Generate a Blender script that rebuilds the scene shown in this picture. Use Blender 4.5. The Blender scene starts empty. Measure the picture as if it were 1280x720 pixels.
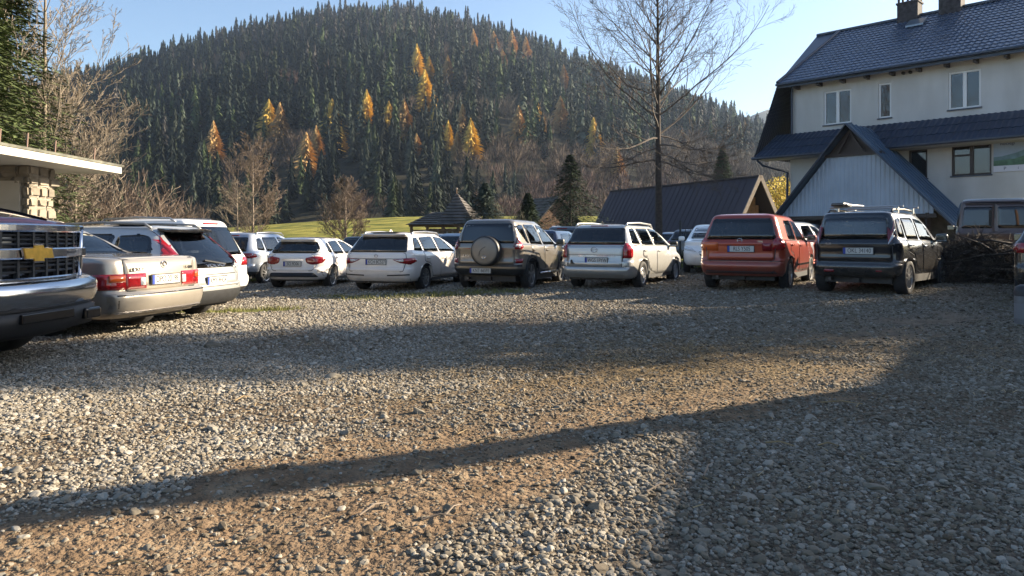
import bpy, bmesh, math, random
import numpy as np
from mathutils import Vector, Matrix, noise
from mathutils.bvhtree import BVHTree
from math import sin, cos, pi, radians as R, sqrt, atan2, tan

random.seed(7); rng = np.random.default_rng(7)
S = bpy.context.scene
COL = S.collection

# ------------------------------------------------------------------ camera, sky, sun, exposure
F = 924.0; HZ = 298.0; CH = 1.2            # focal length and horizon in pixels of the 1280 px photograph, eye height
cam = bpy.data.cameras.new('camera'); camo = bpy.data.objects.new('camera', cam); COL.objects.link(camo)
camo.location = (0, 0, CH); camo.rotation_euler = (R(90), 0, 0)
cam.sensor_width = 36; cam.lens = 36 * F / 1280; cam.shift_y = -(360 - HZ) / 1280
cam.clip_end = 9000; cam.clip_start = 0.05
S.camera = camo
SUN_AZ, SUN_EL = 18.0, 22.0                # degrees ahead of +X, elevation
w = bpy.data.worlds.new('World'); S.world = w; w.use_nodes = True
nt = w.node_tree; bg = nt.nodes['Background']
sky = nt.nodes.new('ShaderNodeTexSky'); sky.sky_type = 'NISHITA'; sky.sun_disc = False
sky.sun_elevation = R(SUN_EL); sky.sun_rotation = R(90 - SUN_AZ)
sky.air_density = 1.0; sky.dust_density = 1.0; sky.ozone_density = 2.4
nt.links.new(sky.outputs[0], bg.inputs[0]); bg.inputs[1].default_value = 0.060
sl = bpy.data.lights.new('sun', 'SUN'); sl.energy = 5.0; sl.angle = R(0.5); sl.color = (1.0, 0.84, 0.62)
so = bpy.data.objects.new('sun', sl); COL.objects.link(so)
SD = Vector((cos(R(SUN_AZ)) * cos(R(SUN_EL)), sin(R(SUN_AZ)) * cos(R(SUN_EL)), sin(R(SUN_EL))))
so.rotation_euler = SD.to_track_quat('Z', 'Y').to_euler(); so.location = SD * 60
S.view_settings.view_transform = 'Standard'; S.view_settings.look = 'None'
S.view_settings.exposure = 1.97; S.view_settings.gamma = 1
S.render.resolution_x = 1024; S.render.resolution_y = 576

# ------------------------------------------------------------------ materials
MATS = {}
def mat(name, col=(.5, .5, .5), rough=.6, metal=0., spec=.5, coat=0., vary=0., vscale=8., bump=0., bscale=30., trans=0., alpha=None,
        emit=None, objrand=0., col2=None, detail=4, dist='obj'):
    if name in MATS: return MATS[name]
    m = bpy.data.materials.new(name); m.use_nodes = True; n = m.node_tree.nodes; l = m.node_tree.links
    b = n['Principled BSDF']; b.inputs['Base Color'].default_value = (*col, 1); b.inputs['Roughness'].default_value = rough
    b.inputs['Metallic'].default_value = metal; b.inputs['Specular IOR Level'].default_value = spec
    b.inputs['Coat Weight'].default_value = coat; b.inputs['Coat Roughness'].default_value = .04
    tc = n.new('ShaderNodeTexCoord')
    src = None
    if vary or col2:
        t = n.new('ShaderNodeTexNoise'); t.inputs['Scale'].default_value = vscale; t.inputs['Detail'].default_value = detail
        l.new(tc.outputs['Object'], t.inputs['Vector'])
        r = n.new('ShaderNodeValToRGB'); r.color_ramp.elements[0].position = .3; r.color_ramp.elements[1].position = .7
        c2 = col2 or tuple(min(1, c * (1 + vary)) for c in col); c1 = col if col2 else tuple(c * (1 - vary) for c in col)
        r.color_ramp.elements[0].color = (*c1, 1); r.color_ramp.elements[1].color = (*c2, 1)
        l.new(t.outputs['Fac'], r.inputs[0]); src = r.outputs[0]
        l.new(src, b.inputs['Base Color'])
    if objrand:
        oi = n.new('ShaderNodeObjectInfo'); hs = n.new('ShaderNodeHueSaturation')
        mr = n.new('ShaderNodeMapRange'); mr.inputs[3].default_value = 1 - objrand; mr.inputs[4].default_value = 1 + objrand
        l.new(oi.outputs['Random'], mr.inputs[0]); l.new(mr.outputs[0], hs.inputs['Value'])
        if src: l.new(src, hs.inputs['Color'])
        else: hs.inputs['Color'].default_value = (*col, 1)
        l.new(hs.outputs[0], b.inputs['Base Color'])
    if bump:
        t2 = n.new('ShaderNodeTexNoise'); t2.inputs['Scale'].default_value = bscale; t2.inputs['Detail'].default_value = 6
        l.new(tc.outputs['Object'], t2.inputs['Vector'])
        bp = n.new('ShaderNodeBump'); bp.inputs['Strength'].default_value = bump; bp.inputs['Distance'].default_value = .02
        l.new(t2.outputs['Fac'], bp.inputs['Height']); l.new(bp.outputs[0], b.inputs['Normal'])
    if emit:
        b.inputs['Emission Color'].default_value = (*emit[:3], 1); b.inputs['Emission Strength'].default_value = emit[3]
    MATS[name] = m; return m

def paint(name, col, metal=.0, rough=.32, dust=.5):
    """car paint: clear coat, dark lining on the inside of the shell, road dust low on the flanks"""
    if name in MATS: return MATS[name]
    m = mat(name, col, rough, metal, .5, 1.)
    n = m.node_tree.nodes; l = m.node_tree.links; b = n['Principled BSDF']; out = n['Material Output']
    tc = n.new('ShaderNodeTexCoord'); sp = n.new('ShaderNodeSeparateXYZ'); l.new(tc.outputs['Object'], sp.inputs[0])
    t = n.new('ShaderNodeTexNoise'); t.inputs['Scale'].default_value = 5; t.inputs['Detail'].default_value = 8; l.new(tc.outputs['Object'], t.inputs['Vector'])
    mr = n.new('ShaderNodeMapRange'); mr.inputs[1].default_value = .85; mr.inputs[2].default_value = .2; mr.inputs[3].default_value = 0; mr.inputs[4].default_value = 1.3
    l.new(sp.outputs['Z'], mr.inputs[0])
    mu = n.new('ShaderNodeMath'); mu.operation = 'MULTIPLY'; l.new(mr.outputs[0], mu.inputs[0]); l.new(t.outputs['Fac'], mu.inputs[1])
    m2 = n.new('ShaderNodeMath'); m2.operation = 'MULTIPLY'; m2.inputs[1].default_value = dust; m2.use_clamp = True; l.new(mu.outputs[0], m2.inputs[0])
    mx = n.new('ShaderNodeMix'); mx.data_type = 'RGBA'; mx.inputs['A'].default_value = (*col, 1); mx.inputs['B'].default_value = (.2, .17, .13, 1)
    l.new(m2.outputs[0], mx.inputs['Factor']); l.new(mx.outputs['Result'], b.inputs['Base Color'])
    cr = n.new('ShaderNodeMapRange'); cr.inputs[3].default_value = .03; cr.inputs[4].default_value = .5; l.new(m2.outputs[0], cr.inputs[0]); l.new(cr.outputs[0], b.inputs['Coat Roughness'])
    lin = n.new('ShaderNodeBsdfDiffuse'); lin.inputs[0].default_value = (.015, .015, .016, 1)
    g = n.new('ShaderNodeNewGeometry'); ms = n.new('ShaderNodeMixShader')
    l.new(g.outputs['Backfacing'], ms.inputs[0]); l.new(b.outputs[0], ms.inputs[1]); l.new(lin.outputs[0], ms.inputs[2]); l.new(ms.outputs[0], out.inputs[0])
    return m

def glassm(name, tint=(.35, .4, .42), refl=.1):
    if name in MATS: return MATS[name]
    m = bpy.data.materials.new(name); m.use_nodes = True; n = m.node_tree.nodes; l = m.node_tree.links
    n.remove(n['Principled BSDF']); out = n['Material Output']
    tr = n.new('ShaderNodeBsdfTransparent'); tr.inputs[0].default_value = (*tint, 1)
    gl = n.new('ShaderNodeBsdfGlossy'); gl.inputs['Roughness'].default_value = .03
    fr = n.new('ShaderNodeFresnel'); fr.inputs[0].default_value = 1.55
    ad = n.new('ShaderNodeMath'); ad.operation = 'ADD'; ad.inputs[1].default_value = refl; ad.use_clamp = True; l.new(fr.outputs[0], ad.inputs[0])
    ms = n.new('ShaderNodeMixShader'); l.new(ad.outputs[0], ms.inputs[0]); l.new(tr.outputs[0], ms.inputs[1]); l.new(gl.outputs[0], ms.inputs[2])
    l.new(ms.outputs[0], out.inputs[0]); MATS[name] = m; return m

M_RUB = mat('rubber', (.02, .02, .021), .8, vary=.3, vscale=20)
M_BLK = mat('black_plastic', (.022, .023, .025), .5, vary=.2, vscale=15)
M_FRIT = mat('black_glass_border', (.008, .008, .009), .12)
M_INT = mat('cabin_fabric', (.035, .035, .038), .9)
M_CHR = mat('chrome', (.58, .58, .60), .16, 1., bump=.04, bscale=3)
M_RIM = mat('alloy', (.42, .42, .43), .3, .85)
M_RIMD = mat('dark_alloy', (.1, .1, .105), .35, .7)
M_RED = mat('red_lamp', (.26, .008, .011), .12, coat=1., vary=.25, vscale=40)
M_DRED = mat('dark_red_lamp', (.2, .008, .014), .12, coat=1.)
M_ORA = mat('amber_lamp', (.40, .07, .012), .15, coat=1.)
M_WHL = mat('clear_lamp', (.55, .55, .56), .12, coat=1., vary=.3, vscale=30)
M_PLATE = mat('plate_white', (.5, .5, .48), .5)
M_BLUE = mat('plate_blue', (.01, .04, .3), .5)
M_INK = mat('plate_ink', (.01, .01, .01), .5)
M_GLASS = glassm('car_glass', (.34, .38, .4), .08)
M_GLASSD = glassm('dark_car_glass', (.13, .14, .16), .05)

# ------------------------------------------------------------------ helpers
def tag(o, label=None, cat=None, group=None, kind=None):
    if label: o['label'] = label
    if cat: o['category'] = cat
    if group: o['group'] = group
    if kind: o['kind'] = kind
    return o
def empty(name, loc=(0, 0, 0), rz=0., label=None, cat=None, group=None):
    o = bpy.data.objects.new(name, None); COL.objects.link(o); o.location = loc; o.rotation_euler = (0, 0, rz)
    o.empty_display_size = .2
    return tag(o, label, cat, group)
def mk(name, verts, faces, m, parent=None, smooth=False, mats=None, midx=None, loc=None):
    me = bpy.data.meshes.new(name); me.from_pydata([tuple(v) for v in verts], [], faces)
    if smooth: me.shade_smooth()
    for q in (mats or [m]): me.materials.append(q)
    if midx is not None: me.polygons.foreach_set('material_index', midx)
    me.update()
    o = bpy.data.objects.new(name, me); COL.objects.link(o)
    if parent is not None: o.parent = parent
    if loc is not None: o.location = loc
    return o
def copy_tree(o, parent=None):
    c = o.copy(); COL.objects.link(c)
    if parent is not None: c.parent = parent
    for ch in list(o.children): copy_tree(ch, c)
    return c

class MB:
    def __init__(s): s.v = []; s.f = []
    def box(s, x0, x1, y0, y1, z0, z1, bev=0.):
        if bev:
            bm = bmesh.new(); bmesh.ops.create_cube(bm, size=1)
            for q in bm.verts: q.co = Vector(((x0 + x1) / 2 + q.co.x * (x1 - x0), (y0 + y1) / 2 + q.co.y * (y1 - y0), (z0 + z1) / 2 + q.co.z * (z1 - z0)))
            bmesh.ops.bevel(bm, geom=bm.edges[:], offset=bev, segments=2, affect='EDGES', profile=.5); s.bm(bm); return s
        n = len(s.v)
        s.v += [(x0, y0, z0), (x1, y0, z0), (x1, y1, z0), (x0, y1, z0), (x0, y0, z1), (x1, y0, z1), (x1, y1, z1), (x0, y1, z1)]
        s.f += [tuple(n + i for i in q) for q in ((0, 3, 2, 1), (4, 5, 6, 7), (0, 1, 5, 4), (1, 2, 6, 5), (2, 3, 7, 6), (3, 0, 4, 7))]
        return s
    def bm(s, bm):
        bm.verts.ensure_lookup_table(); n = len(s.v); bm.verts.index_update()
        s.v += [tuple(q.co) for q in bm.verts]; s.f += [tuple(n + q.index for q in f.verts) for f in bm.faces]; bm.free()
    def bar(s, a, b, w, h=None, up=(0, 0, 1)):
        """square bar between two points"""
        a = Vector(a); b = Vector(b); h = h or w; d = (b - a).normalized(); u = Vector(up)
        if abs(d.dot(u)) > .95: u = Vector((1, 0, 0))
        sx = d.cross(u).normalized() * w / 2; sy = sx.cross(d).normalized() * h / 2; n = len(s.v)
        for p in (a, b): s.v += [tuple(p - sx - sy), tuple(p + sx - sy), tuple(p + sx + sy), tuple(p - sx + sy)]
        s.f += [tuple(n + i for i in q) for q in ((0, 3, 2, 1), (4, 5, 6, 7), (0, 1, 5, 4), (1, 2, 6, 5), (2, 3, 7, 6), (3, 0, 4, 7))]
        return s
    def tube(s, pts, rad, k=6, cap=True):
        pts = [Vector(p) for p in pts]; n0 = len(s.v)
        if not hasattr(rad, '__len__'): rad = [rad] * len(pts)
        ref = Vector((.31, .17, .93))
        for i, p in enumerate(pts):
            d = (pts[min(i + 1, len(pts) - 1)] - pts[max(i - 1, 0)]).normalized()
            if abs(d.dot(ref)) > .95: ref = Vector((.9, .3, .1))
            a = d.cross(ref).normalized(); b = d.cross(a)
            for j in range(k):
                t = 2 * pi * j / k; s.v.append(tuple(p + (a * cos(t) + b * sin(t)) * rad[i]))
        for i in range(len(pts) - 1):
            for j in range(k):
                q = n0 + i * k
                s.f.append((q + j, q + (j + 1) % k, q + k + (j + 1) % k, q + k + j))
        if cap:
            s.f.append(tuple(n0 + j for j in range(k))[::-1]); s.f.append(tuple(n0 + (len(pts) - 1) * k + j for j in range(k)))
        return s
    def lathe(s, prof, k=24, axis='z', c=(0, 0, 0)):
        """prof: (radius, height); axis of revolution"""
        n0 = len(s.v)
        for r, h in prof:
            for j in range(k):
                t = 2 * pi * j / k; p = (r * cos(t), r * sin(t), h)
                if axis == 'x': p = (h, r * cos(t), r * sin(t))
                if axis == 'y': p = (r * sin(t), h, r * cos(t))
                s.v.append((p[0] + c[0], p[1] + c[1], p[2] + c[2]))
        for i in range(len(prof) - 1):
            for j in range(k):
                q = n0 + i * k; s.f.append((q + j, q + (j + 1) % k, q + k + (j + 1) % k, q + k + j))
        return s
    def poly(s, pts):
        n = len(s.v); s.v += [tuple(p) for p in pts]; s.f.append(tuple(range(n, n + len(pts)))); return s
    def prism(s, pts, vec):
        """flat polygon pushed along a vector"""
        n = len(s.v); k = len(pts); vec = Vector(vec)
        s.v += [tuple(p) for p in pts] + [tuple(Vector(p) + vec) for p in pts]
        s.f.append(tuple(range(n + k - 1, n - 1, -1))); s.f.append(tuple(range(n + k, n + 2 * k)))
        for i in range(k): s.f.append((n + i, n + (i + 1) % k, n + k + (i + 1) % k, n + k + i))
        return s
    def go(s, name, m, parent=None, smooth=False, loc=None): return mk(name, s.v, s.f, m, parent, smooth, loc=loc)

def text(s, size, loc, rot, m, parent=None, name='lettering', ext=.002, sx=1.):
    cu = bpy.data.curves.new(name, 'FONT'); cu.body = s; cu.size = size; cu.extrude = ext; cu.align_x = 'CENTER'; cu.align_y = 'CENTER'
    t = bpy.data.objects.new('tmp', cu); COL.objects.link(t)
    bpy.context.view_layer.update()
    me = bpy.data.meshes.new_from_object(t.evaluated_get(bpy.context.evaluated_depsgraph_get()))
    bpy.data.objects.remove(t); bpy.data.curves.remove(cu)
    me.materials.clear(); me.materials.append(m)
    o = bpy.data.objects.new(name, me); COL.objects.link(o); o.location = loc; o.rotation_euler = rot; o.scale = (sx, 1, 1)
    if parent is not None: o.parent = parent
    return o

# ------------------------------------------------------------------ the lie of the land
def sm(a, b, x):
    t = np.clip((x - a) / (b - a), 0, 1); return t * t * (3 - 2 * t)
SKX = [-3000, -900, -300, 0, 80, 150, 230, 300, 400, 500, 560, 640, 700, 760, 850, 930, 1000, 1100, 1300, 1800, 4000]
SKY = [280, 250, 190, 140, 118, 97, 76, 56, 38, 30, 40, 60, 85, 111, 138, 172, 200, 222, 248, 270, 285]
_sx = np.arange(-3000, 4001, 10.); _k = np.exp(-(np.arange(-12, 13) / 5.) ** 2); _k /= _k.sum()
_sy = np.convolve(np.pad(np.interp(_sx, SKX, SKY), 12, mode='edge'), _k, 'valid')
def zg(x, y):
    x = np.asarray(x, float); y = np.asarray(y, float)
    lot = .03 * np.clip(x, -12, 12) * sm(8, 16, y) * (1 - sm(26, 45, y))
    px = 640 + F * x / np.maximum(y, 20.)
    # meadow behind the car park, higher to the right
    mead = sm(34, 130, y) * (2.0 + 3.0 * sm(100, 560, px))
    zt = CH + (HZ - np.interp(px, _sx, _sy)) / F * 740.
    t = np.clip((y - 190) / 550., 0, 1)
    hill = np.maximum(zt - 4, 0) * (.80 * t + .20 * t * t * (3 - 2 * t)) * np.where(y > 740, np.exp(-((y - 740) / 260.) ** 2), 1.)
    return lot + mead + hill
def zs(x, y): return float(zg(x, y))
def gp(px, py):
    """ground point seen at a pixel (near field)"""
    Y = CH * F / max(py - HZ, 2)
    for _ in range(12):
        X = (px - 640) / F * Y; Y = (CH - zs(X, Y)) * F / (py - HZ)
    return X, Y, zs(X, Y)

def grid_mesh(name, ang, rad, zf, m, zoff=0., kind='structure', attrs=None):
    A, Rr = np.meshgrid(ang, rad); X = Rr * np.sin(A); Y = Rr * np.cos(A)
    Z = zf(X, Y) + zoff; v = np.stack([X, Y, Z], -1).reshape(-1, 3); na, nr = len(ang), len(rad)
    i = np.arange(nr - 1)[:, None] * na + np.arange(na - 1)[None, :]
    f = np.stack([i, i + 1, i + 1 + na, i + na], -1).reshape(-1, 4)[:, ::-1]
    me = bpy.data.meshes.new(name); me.vertices.add(len(v)); me.vertices.foreach_set('co', v.ravel())
    me.loops.add(f.size); me.loops.foreach_set('vertex_index', f.ravel()); me.polygons.add(len(f))
    me.polygons.foreach_set('loop_start', np.arange(0, f.size, 4)); me.polygons.foreach_set('loop_total', np.full(len(f), 4))
    me.update(calc_edges=True); me.shade_smooth(); me.materials.append(m)
    if attrs:
        for k, fn in attrs.items():
            a = me.attributes.new(k, 'FLOAT', 'POINT'); a.data.foreach_set('value', fn(X, Y).ravel().astype(np.float32))
    o = bpy.data.objects.new(name, me); COL.objects.link(o); o['kind'] = kind
    return o

# smooth value noise on arrays
_T = rng.random((256, 256))
def vn(x, y, s):
    x = np.asarray(x) / s + 100; y = np.asarray(y) / s + 100; xi = np.floor(x).astype(int); yi = np.floor(y).astype(int); fx = x - xi; fy = y - yi
    fx = fx * fx * (3 - 2 * fx); fy = fy * fy * (3 - 2 * fy); g = lambda a, b: _T[a % 256, b % 256]
    return (g(xi, yi) * (1 - fx) + g(xi + 1, yi) * fx) * (1 - fy) + (g(xi, yi + 1) * (1 - fx) + g(xi + 1, yi + 1) * fx) * fy
def segd(x, y, pts):
    d = np.full(np.shape(x), 1e9)
    for (ax, ay), (bx, by) in zip(pts[:-1], pts[1:]):
        t = np.clip(((x - ax) * (bx - ax) + (y - ay) * (by - ay)) / ((bx - ax) ** 2 + (by - ay) ** 2), 0, 1)
        d = np.minimum(d, np.hypot(x - ax - t * (bx - ax), y - ay - t * (by - ay)))
    return d
TR1 = [(-3.4, 1.6), (-1.4, 2.75), (-1.0, 3.4), (-.6, 4.05), (.1, 4.7), (1.2, 5.3), (2.6, 6.4), (5, 8.2)]
TR2 = [(-.5, 5.0), (.8, 6.4), (3.2, 8.0), (7, 11)]
TR0 = [(-1.25, 1.9), (-.95, 2.9), (-.75, 3.5), (-.3, 4.1)]
def dirt(x, y):
    a0 = 1 - sm(.42, .88, segd(x, y, TR0) + (vn(x, y, .35) - .5) * .5)
    a = 1 - sm(.12, .62, segd(x, y, TR1) + (vn(x, y, .35) - .5) * .7)
    w2 = 1 - sm(.1, .8, segd(x, y, TR2) + (vn(x, y, .5) - .5) * 1.1)
    far = sm(6, 9, y) * .25
    near = 1 - sm(4.0, 7.5, y)
    d = np.maximum(np.maximum(a * (.3 + .7 * near), w2 * .35), a0)
    return np.clip(d + (vn(x, y, .22) - .5) * .5 * d + .3 * sm(.62, .8, vn(x, y, 1.3)), 0, 1)
def litter(x, y):
    e = np.exp(-(((x - 1.6) / 2.6) ** 2 + ((y - 7.2 - .35 * (x - 1.6)) / 1.3) ** 2))
    return np.clip(e * (.6 + .8 * vn(x, y, .4)), 0, 1)
def lawn(x, y):
    """green strips in the car park"""
    n_ = (vn(x, y, .7) - .5) * 1.2
    a = 1 - sm(.5, 1.0, np.hypot((x + 4.95) / 1.5, (y - 13.3 - .2 * (x + 5)) / .75) + n_ * .5)
    b = 1 - sm(.6, 1.1, np.hypot((x + 1.9) / 2.9, (y - 16.3) / 1.0) + n_ * .5)
    c = sm(24.5, 26.5, y + n_)
    return np.clip(np.maximum(np.maximum(a, b * .55), c), 0, 1)

def ground_mat():
    m = bpy.data.materials.new('gravel_ground'); m.use_nodes = True; n = m.node_tree.nodes; l = m.node_tree.links; b = n['Principled BSDF']
    tc = n.new('ShaderNodeTexCoord')
    def noise_(s, d=6):
        t = n.new('ShaderNodeTexNoise'); t.inputs['Scale'].default_value = s; t.inputs['Detail'].default_value = d; l.new(tc.outputs['Object'], t.inputs['Vector']); return t
    def ramp(src, c):
        r = n.new('ShaderNodeValToRGB')
        while len(r.color_ramp.elements) < len(c): r.color_ramp.elements.new(.5)
        for e, (p, col) in zip(r.color_ramp.elements, c): e.position = p; e.color = (*col, 1)
        l.new(src, r.inputs[0]); return r
    def mix(f, a, c):
        x = n.new('ShaderNodeMix'); x.data_type = 'RGBA'; l.new(f, x.inputs['Factor']); l.new(a, x.inputs['A']); l.new(c, x.inputs['B']); return x.outputs['Result']
    v = n.new('ShaderNodeTexVoronoi'); v.inputs['Scale'].default_value = 26; l.new(tc.outputs['Object'], v.inputs['Vector'])
    g1 = ramp(v.outputs['Color'], [(0, (.08, .07, .057)), (.5, (.16, .147, .125)), (1, (.28, .26, .23))])
    n1 = noise_(5); dirt_c = ramp(n1.outputs['Fac'], [(.3, (.11, .075, .045)), (.5, (.175, .12, .075)), (.7, (.23, .17, .11))])
    n2 = noise_(60, 3); soil = ramp(n2.outputs['Fac'], [(.3, (.065, .05, .037)), (.7, (.15, .122, .09))])
    a = n.new('ShaderNodeAttribute'); a.attribute_name = 'dirt'
    li = n.new('ShaderNodeAttribute'); li.attribute_name = 'litter'
    la = n.new('ShaderNodeAttribute'); la.attribute_name = 'lawn'
    di = n.new('ShaderNodeAttribute'); di.attribute_name = 'far'
    c = mix(di.outputs['Fac'], soil.outputs[0], g1.outputs[0])
    c = mix(a.outputs['Fac'], c, dirt_c.outputs[0])
    lc = ramp(n2.outputs['Fac'], [(.3, (.07, .046, .022)), (.7, (.22, .155, .075))]); c = mix(li.outputs['Fac'], c, lc.outputs[0])
    gc = ramp(n2.outputs['Fac'], [(.3, (.05, .06, .015)), (.7, (.17, .17, .045))]); c = mix(la.outputs['Fac'], c, gc.outputs[0])
    l.new(c, b.inputs['Base Color']); b.inputs['Roughness'].default_value = .95; b.inputs['Specular IOR Level'].default_value = .15
    bp = n.new('ShaderNodeBump'); bp.inputs['Strength'].default_value = .9; bp.inputs['Distance'].default_value = .02
    ad = n.new('ShaderNodeMath'); ad.operation = 'SUBTRACT'; l.new(n2.outputs['Fac'], ad.inputs[0]); l.new(v.outputs['Distance'], ad.inputs[1])
    l.new(ad.outputs[0], bp.inputs['Height']); l.new(bp.outputs[0], b.inputs['Normal'])
    return m
def meadow_mat():
    m = bpy.data.materials.new('meadow'); m.use_nodes = True; n = m.node_tree.nodes; l = m.node_tree.links; b = n['Principled BSDF']
    tc = n.new('ShaderNodeTexCoord'); g = n.new('ShaderNodeNewGeometry'); sp = n.new('ShaderNodeSeparateXYZ'); l.new(g.outputs['Position'], sp.inputs[0])
    t = n.new('ShaderNodeTexNoise'); t.inputs['Scale'].default_value = .35; t.inputs['Detail'].default_value = 10; l.new(tc.outputs['Object'], t.inputs['Vector'])
    r = n.new('ShaderNodeValToRGB'); r.color_ramp.elements[0].position = .35; r.color_ramp.elements[0].color = (.055, .075, .013, 1)
    r.color_ramp.elements[1].position = .65; r.color_ramp.elements[1].color = (.26, .23, .05, 1); l.new(t.outputs['Fac'], r.inputs[0])
    mr = n.new('ShaderNodeMapRange'); mr.inputs[1].default_value = 170; mr.inputs[2].default_value = 195; l.new(sp.outputs['Y'], mr.inputs[0])
    mx = n.new('ShaderNodeMix'); mx.data_type = 'RGBA'; l.new(mr.outputs[0], mx.inputs['Factor']); l.new(r.outputs[0], mx.inputs['A']); mx.inputs['B'].default_value = (.03, .028, .018, 1)
    l.new(mx.outputs['Result'], b.inputs['Base Color']); b.inputs['Roughness'].default_value = 1; b.inputs['Specular IOR Level'].default_value = .1
    bp = n.new('ShaderNodeBump'); bp.inputs['Distance'].default_value = .3; l.new(t.outputs['Fac'], bp.inputs['Height']); l.new(bp.outputs[0], b.inputs['Normal'])
    return m
M_GRND = ground_mat(); M_MEAD = meadow_mat()
ang = np.radians(np.linspace(-180, 180, 721))
rad = np.concatenate([np.linspace(.01, 40, 60), np.geomspace(42, 200, 40), np.geomspace(206, 1100, 110), np.geomspace(1150, 3300, 12)])
terrain = grid_mesh('ground', ang, rad, zg, M_MEAD, -.03)
lot_r = np.concatenate([[.02], np.geomspace(.6, 27.5, 420)])
def lotz(X, Y):
    r = np.hypot(X, Y)
    return zg(X, Y) + ((vn(X, Y, .9) - .5) * .035 + (vn(X, Y, .3) - .5) * .012) * sm(.5, 2, r) * (1 - sm(25, 27, r)) - .04 * sm(26, 27.5, r) \
        - .02 * (1 - sm(.1, .5, segd(X, Y, TR1)))
lot = grid_mesh('gravel_lot', np.radians(np.linspace(-180, 180, 900)), lot_r, lotz, M_GRND, .006,
                attrs={'dirt': dirt, 'litter': litter, 'lawn': lawn, 'far': lambda x, y: sm(7, 14, np.hypot(x, y))})
tag(lot, kind='structure')

# ------------------------------------------------------------------ scattered stones (instanced, one object)
def scatter(name, pts, scl, rot, var, tint, builder, m, label, cat):
    me = bpy.data.meshes.new(name); me.vertices.add(len(pts)); me.vertices.foreach_set('co', np.asarray(pts, np.float32).ravel())
    for k, d, t in (('scl', scl, 'FLOAT_VECTOR'), ('rot', rot, 'FLOAT_VECTOR')):
        a = me.attributes.new(k, t, 'POINT'); a.data.foreach_set('vector', np.asarray(d, np.float32).ravel())
    a = me.attributes.new('var', 'INT', 'POINT'); a.data.foreach_set('value', np.asarray(var, np.int32))
    a = me.attributes.new('tint', 'FLOAT', 'POINT'); a.data.foreach_set('value', np.asarray(tint, np.float32))
    me.materials.append(m)
    o = bpy.data.objects.new(name, me); COL.objects.link(o)
    g = bpy.data.node_groups.new(name, 'GeometryNodeTree'); n = g.nodes; l = g.links
    g.interface.new_socket('Geometry', in_out='INPUT', socket_type='NodeSocketGeometry'); g.interface.new_socket('Geometry', in_out='OUTPUT', socket_type='NodeSocketGeometry')
    gi = n.new('NodeGroupInput'); go = n.new('NodeGroupOutput')
    iop = n.new('GeometryNodeInstanceOnPoints'); l.new(gi.outputs[0], iop.inputs['Points'])
    l.new(builder(n, l, m), iop.inputs['Instance']); iop.inputs['Pick Instance'].default_value = True
    def na(k, t):
        q = n.new('GeometryNodeInputNamedAttribute'); q.data_type = t; q.inputs[0].default_value = k; return q
    l.new([s for s in na('var', 'INT').outputs if s.enabled][0], iop.inputs['Instance Index'])
    e = n.new('FunctionNodeEulerToRotation'); l.new([s for s in na('rot', 'FLOAT_VECTOR').outputs if s.enabled][0], e.inputs[0]); l.new(e.outputs[0], iop.inputs['Rotation'])
    l.new([s for s in na('scl', 'FLOAT_VECTOR').outputs if s.enabled][0], iop.inputs['Scale'])
    l.new(iop.outputs[0], go.inputs[0])
    md = o.modifiers.new('scatter', 'NODES'); md.node_group = g
    tag(o, label, cat, kind='stuff'); return o
def pebble_nodes(n, l, m):
    j = n.new('GeometryNodeGeometryToInstance')
    for i in range(9):
        s = n.new('GeometryNodeMeshIcoSphere'); s.inputs['Radius'].default_value = 1; s.inputs['Subdivisions'].default_value = 3 if i < 6 else 2
        t = n.new('ShaderNodeTexNoise'); t.noise_dimensions = '4D'; t.inputs['Scale'].default_value = .8 if i < 6 else 1.1; t.inputs['Detail'].default_value = 1.5; t.inputs['W'].default_value = i * 7.3
        sb = n.new('ShaderNodeVectorMath'); sb.operation = 'SUBTRACT'; sb.inputs[1].default_value = (.5, .5, .5); l.new(t.outputs['Color'], sb.inputs[0])
        sc = n.new('ShaderNodeVectorMath'); sc.operation = 'SCALE'; sc.inputs['Scale'].default_value = 1.5 if i < 6 else 2.; l.new(sb.outputs[0], sc.inputs[0])
        sp = n.new('GeometryNodeSetPosition'); l.new(s.outputs[0], sp.inputs[0]); l.new(sc.outputs[0], sp.inputs['Offset'])
        sh = n.new('GeometryNodeSetShadeSmooth'); sh.inputs[2].default_value = i < 6; l.new(sp.outputs[0], sh.inputs[0])
        sm_ = n.new('GeometryNodeSetMaterial'); sm_.inputs['Material'].default_value = m; l.new(sh.outputs[0], sm_.inputs[0])
        l.new(sm_.outputs[0], j.inputs[0])
    return j.outputs[0]
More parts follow.
